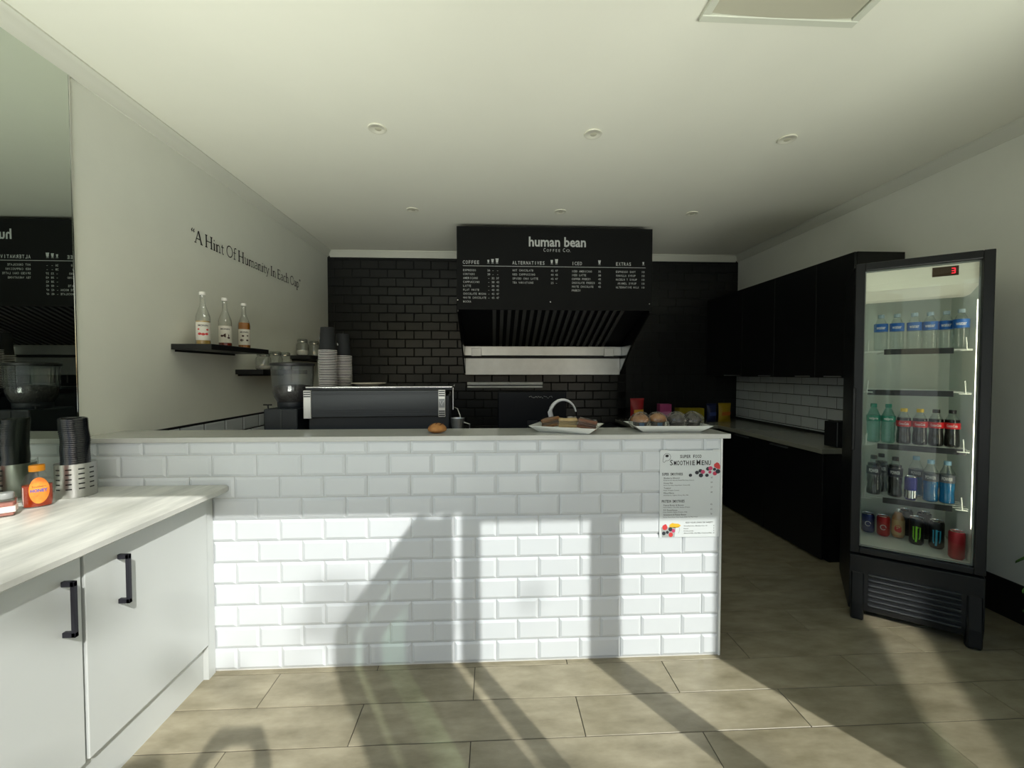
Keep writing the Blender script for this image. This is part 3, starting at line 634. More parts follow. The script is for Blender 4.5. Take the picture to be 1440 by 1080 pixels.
# ------------------------------------------------------------------ extractor hood with the menu board
HX0, HX1, HY0 = -.316, 1.446, 3.70
hd = thing('extractor_hood', 'black extractor hood with steel lower band on the black tiled wall', 'extractor hood', ((HX0+HX1)/2, 4.2, 1.36))
def L(x, y, z): return (x-(HX0+HX1)/2, y-4.2, z-1.36)
def hbox(x0, x1, y0, y1, z0, z1, name, m, par=hd, bev=0):
    a, b = L(x0,y0,z0), L(x1,y1,z1); return bx(a[0], b[0], a[1], b[1], a[2], b[2]).build(name, m, par, bevel=bev)
hbox(HX0, HX1, HY0+.006, YB-.01, 2.50, 2.675, 'top_box', M_black)
hbox(HX0, HX1, HY0+.006, HY0+.03, 1.95, 2.50, 'front_panel', M_black)
side = [(HY0+.03, 1.93), (4.22, 1.66), (4.60, 1.365), (YB-.01, 1.365), (YB-.01, 2.50), (HY0+.03, 2.50)]
for x0 in (HX0, HX1-.012):
    MB().prism([L(0, y, z)[1:] for y, z in side], 'x', L(x0,0,0)[0], L(x0+.012,0,0)[0]).build('side_panel', M_black, hd)
    xs = x0+.013 if x0 < 0 else x0-.002
    st = MB().prism([L(0, y, z)[1:] for y, z in ((4.24, 1.655), (4.36, 1.572), (4.55, 1.572), (4.55, 1.67), (4.24, 1.67))], 'x', L(xs-.001,0,0)[0], L(xs+.002,0,0)[0])
    st.prism([L(0, y, z)[1:] for y, z in ((4.40, 1.535), (4.60, 1.38), (4.60, 1.372), (4.65, 1.372), (4.65, 1.54), (4.40, 1.54))], 'x', L(xs-.001,0,0)[0], L(xs+.002,0,0)[0])
    st.build('steel_cheek', M_steel, hd)
ub = hbox(HX0+.016, HX1-.016, 4.53, 4.56, 1.572, 1.672, 'upper_steel_band', M_steel, bev=.002)
for x in (HX0+.14, HX1-.16): hbox(x-.055, x+.055, 4.518, 4.53, 1.565, 1.655, 'filter_catch', M_steel, ub, .003)
hbox(HX0+.016, HX1-.016, 4.58, YB-.01, 1.36, 1.545, 'grease_trough', M_steel, bev=.003)
hbox(HX0+.016, HX1-.016, 4.565, 4.60, 1.545, 1.572, 'trough_gap', M_black)
# baffle filters: sloped slats running from the front edge down to the steel band
M_baffle = mat('dark_baffle_metal', '#565654', .4, metal=.4)
fb = MB(); fb.hexa([L(HX0+.013,3.735,2.02), L(HX1-.013,3.735,2.02), L(HX1-.013,4.56,1.69), L(HX0+.013,4.56,1.69)], [L(HX0+.013,3.735,2.04), L(HX1-.013,3.735,2.04), L(HX1-.013,4.56,1.71), L(HX0+.013,4.56,1.71)])
flt = fb.build('filter_bank', M_black, hd)
for i in range(18):
    x = .0+i*.0705
    MB().hexa([L(x,3.79,1.972), L(x+.034,3.79,1.972), L(x+.034,4.53,1.672), L(x,4.53,1.672)], [L(x+.004,3.79,1.997), L(x+.030,3.79,1.997), L(x+.030,4.53,1.697), L(x+.004,4.53,1.697)]).build('baffle', M_baffle, flt)

bd = thing('menu_board', 'black coffee menu board with white lettering on the hood front', 'menu board', (HX0, HY0, 1.945))
BW, BH = HX1-HX0, .735
bx(0, BW, 0, .005, 0, BH).build('panel', mat('board_black', '#0e0f0f', .6, spec=.15), bd, bevel=.001)
def bp2(zx, zy): return ((zx-64)/1318*BW, -.0012, (604-zy)/560*BH)
kx, kz = BW/1318, BH/560
bt_ = MB(); LT = [bt_]+[MB() for _ in range(6)]
text(LT[1], 'human bean', bp2(735, 172), R_, U_, 62*kz, 384*kx, 'c', bold=.022)
text(LT[2], 'C', bp2(641, 208), R_, U_, 24*kz, 14*kx); spaced(LT[2], 'OFFEE', bp2(663, 208), R_, U_, 18*kz, 92*kx); text(LT[2], 'C', bp2(772, 208), R_, U_, 24*kz, 14*kx); text(LT[2], 'O.', bp2(794, 208), R_, U_, 18*kz, 30*kx)
for s, x, wd in (('COFFEE', 104, 108), ('ALTERNATIVES', 433, 216), ('ICED', 833, 68), ('EXTRAS', 1133, 103)): spaced(bt_, s, bp2(x, 296), R_, U_, 22*kz, wd*kx, .012)
poly2(bt_, bp2(104, 311), R_, U_, [(0,0), (1232*kx,0), (1232*kx,3*kz), (0,3*kz)])
def cupi(x, h):
    wt, wb = h*.75, h*.45; poly2(bt_, bp2(x, 286), R_, U_, [(-wb/2*kx,0),(wb/2*kx,0),(wt/2*kx,h*kz),(-wt/2*kx,h*kz)])
    poly2(bt_, bp2(x, 292), R_, U_, [(-8*kx,0),(8*kx,0),(8*kx,2*kz),(-8*kx,2*kz)])
for x, h in ((273,18),(301,24),(331,28),(697,22),(729,28),(1020,24),(1320,16)): cupi(x, h)
hc = 13.0
def row(y, items):
    for s, x, wd in items: text(bt_, s, bp2(x, y), R_, U_, hc*kz, wd*kx)
def rows(lst, y0, dy, x, cols):
    bt_ = LT[{106: 3, 435: 4, 833: 5}.get(x, 6)]; pb_ = MB()
    for i, (s, wd, pr) in enumerate(lst):
        y = y0+i*dy; spaced(bt_, s, bp2(x+(12 if s[0:3] == 'ARA' else 0), y), R_, U_, hc*kz, wd*kx, .01)
        for v, cx_ in zip(pr, cols): text(pb_, v, bp2(cx_, y), R_, U_, hc*kz if v != '-' else hc*kz, 18*kx if v != '-' else 8*kx, 'c')
    pb_.build('price_list', mat('board_white_print', '#b4b6b4', .7), bd)
# (item names go to one part, the price figures beside them to another)
rows([('ESPRESSO', 84, ('26','-','-')), ('CORTADO', 76, ('28','-','-')), ('AMERICANO', 97, ('-','32','37')), ('CAPPUCCINO', 108, ('-','38','43')), ('LATTE', 52, ('-','38','42')), ('FLAT WHITE', 106, ('-','40','45')), ('CHOCOLATE MOCHA', 152, ('-','42','47')), ('WHITE CHOCOLATE', 152, ('-','45','47')), ('MOCHA', 52, ())], 345, 26.4, 106, (276, 304, 335))
rows([('HOT CHOCOLATE', 138, ('42','47')), ('RED CAPPUCCINO', 150, ('40','45')), ('SPICED CHAI LATTE', 170, ('45','47')), ('TEA VARIATIONS', 138, ('25','-'))], 343, 27.5, 435, (700, 729))
rows([('ICED AMERICANO', 136, ('35',)), ('ICED LATTE', 96, ('38',)), ('COFFEE FREEZO', 126, ('45',)), ('CHOCOLATE FREEZO', 156, ('45',)), ('WHITE CHOCOLATE', 146, ('45',)), ('FREEZO', 58, ())], 345, 26, 833, (1021,))
rows([('ESPRESSO SHOT', 134, ('10',)), ('VANILLA SYRUP', 134, ('10',)), ('HAZELN T SYRUP', 144, ('10',)), ('ARAMEL SYRUP', 128, ('10',)), ('ALTERNATIVE MILK', 158, ('10',))], 345, 26.5, 1133, (1320,))
for nm, b_ in zip(('heading_lettering', 'logo_lettering', 'tagline_lettering', 'coffee_list', 'alternatives_list', 'iced_list', 'extras_list'), LT): b_.build(nm, mat('board_white_print', '#b4b6b4', .7), bd)
for zx, zy in ((688, 548), (1364, 557), (70, 540)): MB().lathe([(.0001, 0), (.006, 0), (.005, .003), (.0001, .004)], 10).build('fixing_screw', M_chrome, bd, loc=bp2(zx, zy), rot=(PI/2, 0, 0))

tr = thing('ticket_rail', 'white double ticket rail fixed to the black tiles below the hood', 'rail', (.145, YB-.006, 1.205))
bx(-.437, .437, -.012, 0, .0, .07).build('back_strip', mat('rail_grey', '#5a5d66', .5), tr)
for z0, z1 in ((.038, .070), (.004, .024)): MB().lathe([(.0001,0)], 3) if False else bx(-.437, .437, -.026, -.012, z0, z1).build('rail_bar', mat('rail_white', '#f6f7fb', .3), tr, bevel=.005, bseg=2)

# ------------------------------------------------------------------ black kitchen run on the right and its return along the back wall
rb = [(2.86, 3.50), (3.50, 4.14)]
for i, (y0, y1) in enumerate(rb):
    t = thing('base_cabinet', ['black base cabinet next to the drinks fridge', 'black base cabinet further along under the right worktop'][i], 'cabinet', (2.65, (y0+y1)/2, 0), group='black base cabinets under the right worktop'); h = (y1-y0)/2
    bx(-.24, .255, -h+.001, h-.001, .10, .80).build('carcass', M_black, t); bx(-.20, .25, -h+.001, h-.001, 0, .10).build('toe_kick', M_black, t)
    dr = bx(-.262, -.241, -h+.003, h-.003, .02, .795).build('door', M_black, t, bevel=.002)
    if i == 0: bx(-.285, -.263, -.10+.13, .10+.13, .772, .784).build('handle', M_steel, dr, bevel=.002)
    else: bx(-.285, -.263, -.10, .10, .772, .784).build('handle', M_steel, dr, bevel=.002)
wt = thing('kitchen_worktop', 'grey stone worktop running along the right wall and back corner', 'countertop', (2.62, 3.7, .803))
MB().prism([(-.275,-.88), (.286,-.88), (.286,1.085), (-1.18,1.085), (-1.18,.47), (-.275,.47)], 'z', 0, .035).build('slab', mat('kitchen_stone', '#8f8f84', .2, var=.05, vscale=25), wt, bevel=.002)
t = thing('base_cabinet', 'black base cabinet under the worktop return on the back wall', 'cabinet', (1.95, 4.5, 0))
bx(-.49, .41, -.28, .285, .10, .80).build('carcass', M_black, t); bx(-.49, .41, -.22, .285, 0, .10).build('toe_kick', M_black, t)
for x in (-.26, .19): bx(x-.22, x+.22, -.302, -.281, .11, .795).build('door', M_black, t, bevel=.002)
gl_ = thing('flat_grill', 'dark flat grill standing under the extractor hood', 'grill', (1.02, 4.48, 0))
bx(-.37, .36, -.26, .29, .10, .70).build('body', M_black, gl_); bx(-.37, .36, -.27, .29, .70, .795).build('hotplate', M_machine_dk, gl_, bevel=.004)
bx(-.37, .36, -.29, -.271, .735, .75).build('steel_lip', M_steel, gl_)
for x in (-.33, .32):
    for y in (-.22, .25): MB().lathe([(.02, 0), (.02, .10)], 10, (x, y, 0)).build('leg', M_black, gl_)
# wall cupboards
ub_ = [(2.80, 3.14), (3.14, 3.62), (3.62, 4.10), (4.10, 4.79)]
lab = ['black wall cupboard above the worktop, nearest the drinks fridge', 'black wall cupboard second from the drinks fridge', 'black wall cupboard third from the drinks fridge', 'black wall cupboard in the back corner']
hs = [((2.89, 3.04),), ((3.19, 3.34),), ((3.66, 3.82),), ((4.13, 4.40),)]
for i, (y0, y1) in enumerate(ub_):
    t = thing('wall_cupboard', lab[i], 'cupboard', (2.74, (y0+y1)/2, 1.345), group='black wall cupboards on the right wall'); h = (y1-y0)/2
    bx(-.18, .168, -h+.001, h-.001, 0, .89).build('carcass', M_black, t)
    dr = bx(-.2, -.181, -h+.002, h-.002, .002, .888).build('door', M_black, t, bevel=.0015)
    for a, b in hs[i]: bx(-.212, -.2005, a-(y0+y1)/2, b-(y0+y1)/2, .006, .014).build('handle', M_steel, dr)
kb = thing('knife_block', 'black box standing on the right worktop against the fridge', 'box', (2.57, 2.925, .8385))
bx(-.075, .085, -.06, .06, 0, .185).build('block', M_blacksatin, kb, bevel=.004); bx(-.06, .07, -.045, .045, .185, .188).build('lid', M_black, kb)

# packets on the worktop return
def packet(x, y, w, d, h, col, col2, label, kind='box', rz=0, lean=0, word=None):
    t = thing('snack_packet' if kind == 'bag' else 'grocery_box', label, 'packet' if kind == 'bag' else 'box', (x, y, .8385), rz)
    m = mat('pack_'+col.strip('#'), col, .4, var=.12, vscale=14)
    if kind == 'bag':
        n = 8; vs = []; 
        for j in range(n+1):
            v = j/n; th = d*math.sin(PI*min(1, .12+.88*v) if v > .5 else PI*(.18+.64*v))**.7*.5 if 0 < j < n else .003
            for i in range(n+1):
                u = -1+2*i/n; bul = (1-u*u)**.5*th+.002
                vs.append((u*w/2*(1-.06*math.sin(PI*v)), -bul, v*h)); 
        for j in range(n+1):
            v = j/n; th = d*math.sin(PI*(.18+.64*v))**.7*.5 if 0 < j < n else .003
            for i in range(n+1):
                u = -1+2*i/n; bul = (1-u*u)**.5*th+.002
                vs.append((u*w/2*(1-.06*math.sin(PI*v)), bul, v*h))
        s_ = (n+1)*(n+1); fs = []
        for j in range(n):
            for i in range(n):
                a = j*(n+1)+i; fs += [(a, a+1, a+n+2, a+n+1), (s_+a, s_+a+n+1, s_+a+n+2, s_+a+1)]
        MB().add(vs, fs).build('bag_body', m, t, smooth=50)
        bx(-w/2, w/2, -.004, .004, h, h+.018).build('top_seal', m, t); yy = -d*.56
    else:
        bx(-w/2, w/2, -d/2, d/2, 0, h).build('carton', m, t, bevel=.002); yy = -d/2-.001
    b2 = MB(); poly2(b2, (0, yy, h*.36), R_, U_, [(-w*.34, 0), (w*.34, h*.03), (w*.36, h*.24), (-w*.32, h*.22)]); b2.build('front_print', mat('print_'+col2.strip('#'), col2, .6), t)
    return t
packet(1.565, 4.40, .15, .09, .25, '#a01f25', '#d9a531', 'red snack packet with yellow print standing behind the muffins', 'bag')
packet(1.90, 4.48, .13, .09, .20, '#b0467c', '#c77ba4', 'pink carton standing behind the muffin platter')
packet(2.18, 4.47, .28, .12, .155, '#9c8a14', '#7d6a10', 'yellow carton lying lengthways behind the muffin platter')
packet(2.425, 4.46, .11, .06, .185, '#18234e', '#3c4c86', 'dark blue snack packet in the back corner', 'bag')
packet(2.58, 4.47, .14, .06, .19, '#a98a12', '#b8641e', 'yellow snack packet in the back corner beside the blue one', 'bag')

# ------------------------------------------------------------------ drinks fridge
FA = math.radians(-37)
fr = thing('drinks_fridge', 'tall black glass-door drinks fridge stocked with bottles and cans', 'fridge', (2.046+.224*.7986, 2.19-.224*.6018, 0), FA)
FW = .262                           # half width; local x = s - .224, local y = into the fridge
M_fr = mat('fridge_black', '#17191b', .38, spec=.4); M_fin = mat('fridge_liner', '#d3dad4', .4)
shell = MB().box(-FW, -FW+.02, .045, .56, .37, 1.975).box(FW-.02, FW, .045, .56, .37, 1.975).box(-FW+.02, FW-.02, .535, .56, .37, 1.975).box(-FW+.02, FW-.02, .045, .535, 1.955, 1.975)
shell.build('cabinet_shell', M_fr, fr)
MB().box(-FW+.021, -FW+.034, .05, .53, .40, 1.95).box(FW-.034, FW-.021, .05, .53, .40, 1.95).box(-FW+.034, FW-.034, .52, .534, .40, 1.95).box(-FW+.021, FW-.021, .05, .534, .385, .40).box(-FW+.021, FW-.021, .05, .534, 1.94, 1.954).build('liner', M_fin, fr)
MB().prism([(.052, 1.835), (.052, 1.94), (.30, 1.94), (.30, 1.80), (.20, 1.80)], 'x', -FW+.035, FW-.035).build('header_panel', mat('fridge_header_glow', '#d3d6c6', .5, emit='#fff4d4', estr=.2), fr)  # header panel given a faint glow of its own to brighten the inside
dp = bx(.051, .147, .0475, .0515, 1.882, 1.930).build('display', mat('display_amber', '#4a3522', .3), fr)
seg = MB()
for p_ in ([(.0,.024),(.013,.024)], [(.0,.012),(.013,.012)], [(.0,0),(.013,0)], [(.013,0),(.013,.012)], [(.013,.012),(.013,.024)]): stroke2(seg, (.121, .047, 1.894), R_, U_, p_, .0028)
seg.build('digit_three', mat('red_led_digit', '#ff3040', .5, emit='#ff2038', estr=2.2), dp)
bx(-FW, FW, .03, .56, .05, .37).build('compressor_box', M_fr, fr)
kick = MB()
kick.prism([(.0, .36), (.03, .37), (.03, .05), (.012, .05), (.0, .10)], 'x', -FW, FW); kp = kick.build('kick_panel', M_fr, fr, bevel=.003)
for i in range(7):
    z = .085+i*.028
    MB().prism([(-.002, z), (-.013, z+.008), (-.013, z+.016), (-.002, z+.020)], 'x', -.18, .178).build('louvre', mat('louvre_black', '#4a4e52', .22, metal=.6), kp)
for x in (-.226, .226):
    MB().prism([(-.006, .0), (-.018, .012), (-.018, .10), (-.004, .27), (.03, .27), (.03, .0)], 'x', x-.028, x+.028).build('foot_cover', M_fr, fr, bevel=.006)
for x in (-.21, .21): MB().lathe([(.02, 0), (.02, .05)], 12, (x, .48, 0)).build('foot', M_fr, fr)
# door
D0, D1 = .375, 1.985
door = MB().box(-FW, -FW+.041, .0, .042, D0, D1).box(FW-.041, FW, .0, .042, D0, D1).box(-FW+.041, FW-.041, .0, .042, 1.944, D1).box(-FW+.041, FW-.041, .0, .042, D0, .408).build('door', M_fr, fr, bevel=.004, bseg=2)
bx(-FW+.041, FW-.041, .018, .024, .408, 1.944).build('door_glass', glass('fridge_glass', (.94, .965, .95), .75, .0), door)
MB().box(-FW+.041, -FW+.047, .024, .036, .41, 1.942).box(FW-.047, FW-.041, .024, .036, .41, 1.942).box(-FW+.047, FW-.047, .024, .036, 1.936, 1.942).box(-FW+.047, FW-.047, .024, .036, .41, .416).build('glass_spacer', mat('spacer_grey', '#8d918c', .5), door)
bx(-FW-.004, -FW+.012, -.004, .02, .95, 1.30).build('door_grip', M_blacksatin, door, bevel=.004)
bx(.2165, .2245, .046, .054, .59, 1.75).build('light_strip', M_led, fr)
SH = [1.512, 1.286, .984, .681]
for i, z in enumerate(SH):
    s = MB()
    for k in range(9): s.tube([(-.22, .11+k*.048, z-.006), (.22, .11+k*.048, z-.006)], .0022, 6)
    for x in (-.2, -.1, 0, .1, .2): s.tube([(x, .10, z-.010), (x, .515, z-.010)], .0022, 6)
    sh = s.build('wire_shelf', mat('white_wire', '#cfd4cf', .4), fr, smooth=50)
    x0, x1 = [(-.124, .148), (-.191, .151), (-.143, .203), (-.115, .159)][i]
    bx(x0, x1, .094, .099, z-.028, z+.002).build('price_strip', M_blacksatin, sh)
    for x in (-.214, .214):
        MB().tube([(x, .09, z-.012), (x-.045*(1 if x > 0 else -1), .09, z-.012)], .003, 6).tube([(x-.02*(1 if x > 0 else -1), .09, z-.012), (x-.024*(1 if x > 0 else -1), .09, z+.055)], .003, 6).build('shelf_clip', mat('white_wire', '#cfd4cf', .4), sh, smooth=50)

def fpos(s, dep, z):
    x, y = rot2(s-.224, dep, FA); return (fr.location.x+x, fr.location.y+y, z)
A_F = -PI/2-.35                     # towards the camera in world terms is handled per bottle
M_pet = glass('clear_pet', (.965, .98, .98), 1.0, .03)
def to_cam(loc): return math.atan2(-loc[1], -loc[0])
def bottle(s, dep, z, h, r, liquid, lablo, labhi, labcol, capcol, label, cat='bottle', group=None, word=None, wcol=None, shape='pet', fill=.86, body=None):
    loc = fpos(s, dep, z); t = thing('drink_bottle', label, cat, loc, 0, group)
    if shape == 'cola': pr = [(r*.75,0),(r*.95,.006),(r,.02),(r*.97,h*.28),(r*.88,h*.42),(r,h*.58),(r*.98,h*.66),(r*.75,h*.78),(r*.45,h*.88),(r*.40,h*.92)]
    elif shape == 'sport': pr = [(r*.8,0),(r*.98,.006),(r,.02),(r*.93,h*.22),(r*.93,h*.30),(r,h*.36),(r,h*.66),(r*.9,h*.74),(r*.6,h*.82),(r*.5,h*.88),(r*.5,h*.90)]
    else: pr = [(r*.75,0),(r*.95,.006),(r,.018),(r*.96,h*.12),(r,h*.16),(r*.95,h*.26),(r,h*.34),(r,h*.62),(r*.95,h*.70),(r*.65,h*.82),(r*.42,h*.89),(r*.40,h*.93)]
    MB().shell(pr, .0012, 20).build('bottle_body', body or M_pet, t, smooth=45)
    if liquid:
        lv = h*fill; lp = [(rr-.0018, max(zz, .002)) for rr, zz in pr if zz < lv]; MB().lathe([(.0001, .002)]+lp+[(lp[-1][0], lv), (.0001, lv)], 18).build('drink', liquid, t, smooth=45)
    MB().lathe([(.0001,h*.905),(r*.46,h*.905),(r*.47,h*.92),(r*.47,h*.985),(r*.43,h),(.0001,h)], 16).build('cap', capcol, t, smooth=45)
    rl = max(rr for rr, zz in pr)+.0006; lb = MB(); lb.lathe([(rl, h*lablo), (rl, h*labhi)], 22); l_ = lb.build('wrap_label', labcol, t, smooth=60)
    if word:
        tx = MB(); hw = h*(labhi-lablo)*.42; text_round(tx, word, (0,0,0), rl+.0006, h*lablo+h*(labhi-lablo)*.3, to_cam(loc), hw, r*1.35, .015); tx.build('label_print', wcol, l_)
    return t
m_ = lambda n, c, **k: mat(n, c, **k)
blue_l = m_('water_label_blue', '#1d5fae', rough=.4); water = None; wcap = m_('clear_grey_cap', '#9db0bb', rough=.4)
for i, s in enumerate((.098, .166, .238, .301, .364, .408)):
    bottle(s, .20 if i < 5 else .145, SH[0], .205, .031, None, .52, .74, blue_l, wcap, 'still water bottle with a blue label on the top fridge shelf, %s from the left' % ('first','second','third','fourth','fifth','sixth')[i], group='water bottles on the top fridge shelf', word='water', wcol=M_print_white)
teal_l = m_('teal_label', '#12806a', rough=.4); teal_b = glass('teal_pet', (.80, .94, .92), 1.0, .03, body='#3fa596', bodyfac=.05)
for i, s in enumerate((.071, .135)):
    bottle(s, .17, SH[2], .222, .031, None, .55, .70, teal_l, teal_l, 'teal sparkling water bottle with green cap, %s' % ('leftmost on the middle shelf', 'beside the first cola bottle')[i], group='teal water bottles in the fridge', word='valpre', wcol=M_print_white, body=teal_b)
cola = m_('cola_drink', '#140b08', rough=.1); redl = m_('cola_red', '#c4161c', rough=.4); yel = m_('yellow_cap', '#d8b420', rough=.4); blk = m_('black_cap', '#1b1b1d', rough=.4)
for i, s in enumerate((.200, .266, .329, .391)):
    bottle(s, .17, SH[2], .20, .032, cola, .50, .66, redl, yel if i < 2 else blk, 'cola bottle with red label and %s' % ('yellow cap next to the teal bottles', 'yellow cap next to a black-capped cola', 'black cap next to a yellow-capped cola', 'black cap, rightmost on its shelf')[i], group='cola bottles in the fridge', word='Coca-Cola', wcol=M_print_white, shape='cola', fill=.74)
dark = m_('dark_drink', '#0c0c12', rough=.12); navyl = m_('sport_label_dark', '#191b2c', rough=.4)
for i, (s, dp_) in enumerate(((.077, .17), (.122, .26), (.170, .17))):
    bottle(s, dp_, SH[3], .225, .032, dark, .52, .72, navyl, blk, 'dark sports drink bottle, %s on the lower fridge shelf' % ('leftmost', 'set back second', 'next to the slim energy can')[i], group='sports drinks on the lower fridge shelf', word='POWER', wcol=M_print_white, shape='sport', fill=.8)
bl = m_('blue_drink', '#1d86c2', rough=.12, trans=.3)
for i, (s, dp_) in enumerate(((.270, .25), (.312, .16), (.376, .16))):
    bottle(s, dp_, SH[3], .228, .032, bl, .50, .68, m_('sport_label_grey', '#5b5f66', rough=.4), m_('blue_clear_cap', '#8fb6cf', rough=.3), 'bright blue sports drink bottle, %s' % ('set back behind the other blue bottles', 'middle of the three blue bottles', 'rightmost on the lower fridge shelf')[i], group='sports drinks on the lower fridge shelf', word='POWER', wcol=M_print_white, shape='sport', fill=.62)
def can(s, dep, z, h, r, col, label, motif=None, mcol=None, band_=None):
    loc = fpos(s, dep, z); t = thing('drink_can', label, 'can', loc, 0, 'drink cans in the fridge')
    MB().lathe([(.0001,.003),(r*.72,.003),(r*.78,0),(r*.84,.003),(r,.012),(r,h-.014),(r*.88,h-.004)], 24).build('can_body', col, t, smooth=40)
    ld = MB().lathe([(r*.88,h-.005),(r*.90,h),(r*.84,h),(r*.80,h-.006),(.0001,h-.006)], 24).build('can_lid', M_chrome, t, smooth=40)
    MB().box(-.006, .006, -.010, .012, h-.006, h-.0045).build('ring_pull', M_chrome, ld)
    if band_: MB().lathe([(r+.0005, .010), (r+.0005, h*band_[0])], 24).build('lower_band', band_[1], t, smooth=40)
    if motif:
        a = to_cam(loc); q_ = MB(); rr = r+.0007
        def cy_(u, v): return (rr*math.cos(a+u/rr), rr*math.sin(a+u/rr), v)
        for pts, wd in motif:
            vs = []
            for i in range(len(pts)):
                p0 = pts[max(i-1,0)]; p1_ = pts[min(i+1,len(pts)-1)]; dx, dy = p1_[0]-p0[0], p1_[1]-p0[1]; L_ = math.hypot(dx,dy) or 1
                vs += [cy_(pts[i][0]-dy/L_*wd/2, pts[i][1]+dx/L_*wd/2), cy_(pts[i][0]+dy/L_*wd/2, pts[i][1]-dx/L_*wd/2)]
            q_.add(vs, [(2*i,2*i+1,2*i+3,2*i+2) for i in range(len(pts)-1)])
        q_.build('can_emblem', mcol, t)
    return t
can(.230, .14, SH[3], .130, .0265, m_('can_blue', '#2a2f8e', rough=.3, metal=.5), 'slim blue and silver energy drink can between the sports drinks', band_=(.42, M_chrome))
ringm = [([(.013*math.cos(a), .055+.014*math.sin(a)) for a in [2*PI*i/18 for i in range(17)]], .003)]
claw = [([(-.016,.10),(-.013,.105),(-.013,.045),(-.010,.03)], .0055), ([(-.002,.105),(.0,.108),(.0,.04),(-.002,.018)], .008), ([(.003,.10),(.016,.104),(.015,.05),(.012,.035)], .0055)]
zf = .4005
can(.080, .36, zf, .115, .031, m_('can_navy', '#22306e', rough=.35, metal=.3), 'dark blue can with a pale ring emblem at the left of the fridge floor', ringm, M_print_white)
can(.147, .33, zf, .120, .031, m_('can_red', '#b01c20', rough=.35, metal=.3), 'red can with a pale ring emblem on the fridge floor', ringm, M_print_white)
bottle(.214, .335, zf, .175, .030, m_('peach_juice', '#c98f5a', rough=.3), .12, .62, m_('strawberry_label', '#c8a878', rough=.5), M_chrome, 'juice bottle with a strawberry label on the fridge floor', group=None)
st_l = bpy.data.objects.get('drink_bottle') and [o for o in bpy.data.objects if o.name.startswith('drink_bottle') and 'strawberry' in o.get('label', '')][0]
a = to_cam(st_l.location); q_ = MB(); rr = .0315
for da, dz, r_ in ((0, .062, .016), (-.004, .055, .013), (.006, .05, .011)):
    q_.add([(rr*math.cos(a+(da+r_*math.cos(2*PI*i/12))/rr), rr*math.sin(a+(da+r_*math.cos(2*PI*i/12))/rr), dz+r_*1.2*math.sin(2*PI*i/12)) for i in range(12)], [tuple(range(12))]); rr += .0003
q_.build('strawberry_print', PIC['red'], st_l)
can(.282, .27, zf, .155, .032, m_('can_black', '#0d0d0f', rough=.35, metal=.2), 'black energy drink can with green claw marks on the fridge floor', claw, m_('claw_green', '#86d12c', rough=.5))
can(.362, .26, zf, .155, .032, m_('can_black', '#0d0d0f', rough=.35, metal=.2), 'black energy drink can with blue claw marks on the fridge floor', claw, m_('claw_blue', '#2f9dc4', rough=.5))
can(.411, .13, zf, .150, .032, m_('can_crimson', '#a32630', rough=.35, metal=.3), 'plain crimson can at the right front of the fridge floor')
can(.262, .42, zf, .155, .032, m_('can_black', '#0d0d0f', rough=.35, metal=.2), 'black energy drink can set back behind the green-clawed one')
can(.34, .41, zf, .155, .032, m_('can_black', '#0d0d0f', rough=.35, metal=.2), 'black energy drink can set back behind the blue-clawed one')

# ------------------------------------------------------------------ on the side worktop: cutlery holder, lids, honey, jar
hx, hy = -1.738, 1.795
M_steelb = mat('satin_steel', '#c4c4c0', .3, metal=1)
ch = thing('steel_canister', 'perforated steel canister holding the black cup lids on the worktop', 'canister', (hx, hy, ZW+.0005))
MB().shell([(.061, 0), (.063, .003), (.063, .136), (.064, .138)], .0015, 40).build('cylinder', M_steelb, ch, smooth=40)
for ac in (-.95, -.35, .25, .80):
    for k in range(5):
        a = to_cam((hx, hy))+ac; z = .035+k*.02; sl = MB(); band(sl, .0636, z, z+.005, a-.15, a+.15, 4); sl.build('slot', M_print_black, ch)
ld0 = thing('cup_lid', 'black plastic cup lid in the tall stack standing in the steel canister', 'lid', (hx, hy, ZW+.012), group='stacked black cup lids')
MB().lathe([(.0001, .004), (.034, .004), (.037, .009), (.042, .009), (.0445, .005), (.046, 0), (.0445, -.001), (.041, .004)], 28).build('lid_disc', mat('gloss_black_plastic', '#1a1d22', .18, spec=.7), ld0, smooth=40)
for i in range(1, 38):
    wob = (i > 26)*.0006*(i-26)
    o = dup(ld0, (hx-.001*math.sin(i*.4)-wob, hy+.001*math.cos(i*.7), ZW+.012+i*.0082))
    o.rotation_euler = (.02*math.sin(i*.9), .03*(i > 24), 0)
hn = thing('honey_bottle', 'honey bottle with orange cap and orange oval label on the worktop', 'bottle', (-1.742, 1.652, ZW+.0005), math.radians(38)); hn.scale = (.77, .85, .93)
pr = [(.034, 0), (.046, .004), (.048, .02), (.048, .085), (.045, .105), (.036, .128), (.024, .142), (.022, .146)]
sxy = dict(sx=1.14, sy=.68)
MB().lathe([(.0001, 0)]+pr+[(.0001, .146)], 32, **sxy).build('bottle_body', M_pet, hn, smooth=45)
lp = [(r-.003, max(z, .003)) for r, z in pr if z < .09]; MB().lathe([(.0001, .003)]+lp+[(lp[-1][0], .09), (.0001, .09)], 28, **sxy).build('honey', mat('amber_honey', '#b8401a', .1, trans=.45), hn, smooth=45)
MB().lathe([(.0001,.146),(.027,.146),(.028,.149),(.028,.168),(.026,.171),(.0001,.171)], 28, sx=1, sy=.85).build('cap', mat('orange_cap', '#f29a12', .35), hn, smooth=40)
def ovalp(cx_, cz_, rx, rz, n=24, off=.0012):
    out = []
    for i in range(n):
        x = cx_+rx*math.cos(2*PI*i/n); z = cz_+rz*math.sin(2*PI*i/n); out.append((x, -(.68/1.14*math.sqrt(max(.0546**2-x*x, 0))+off), z))
    return out
lo = MB(); 
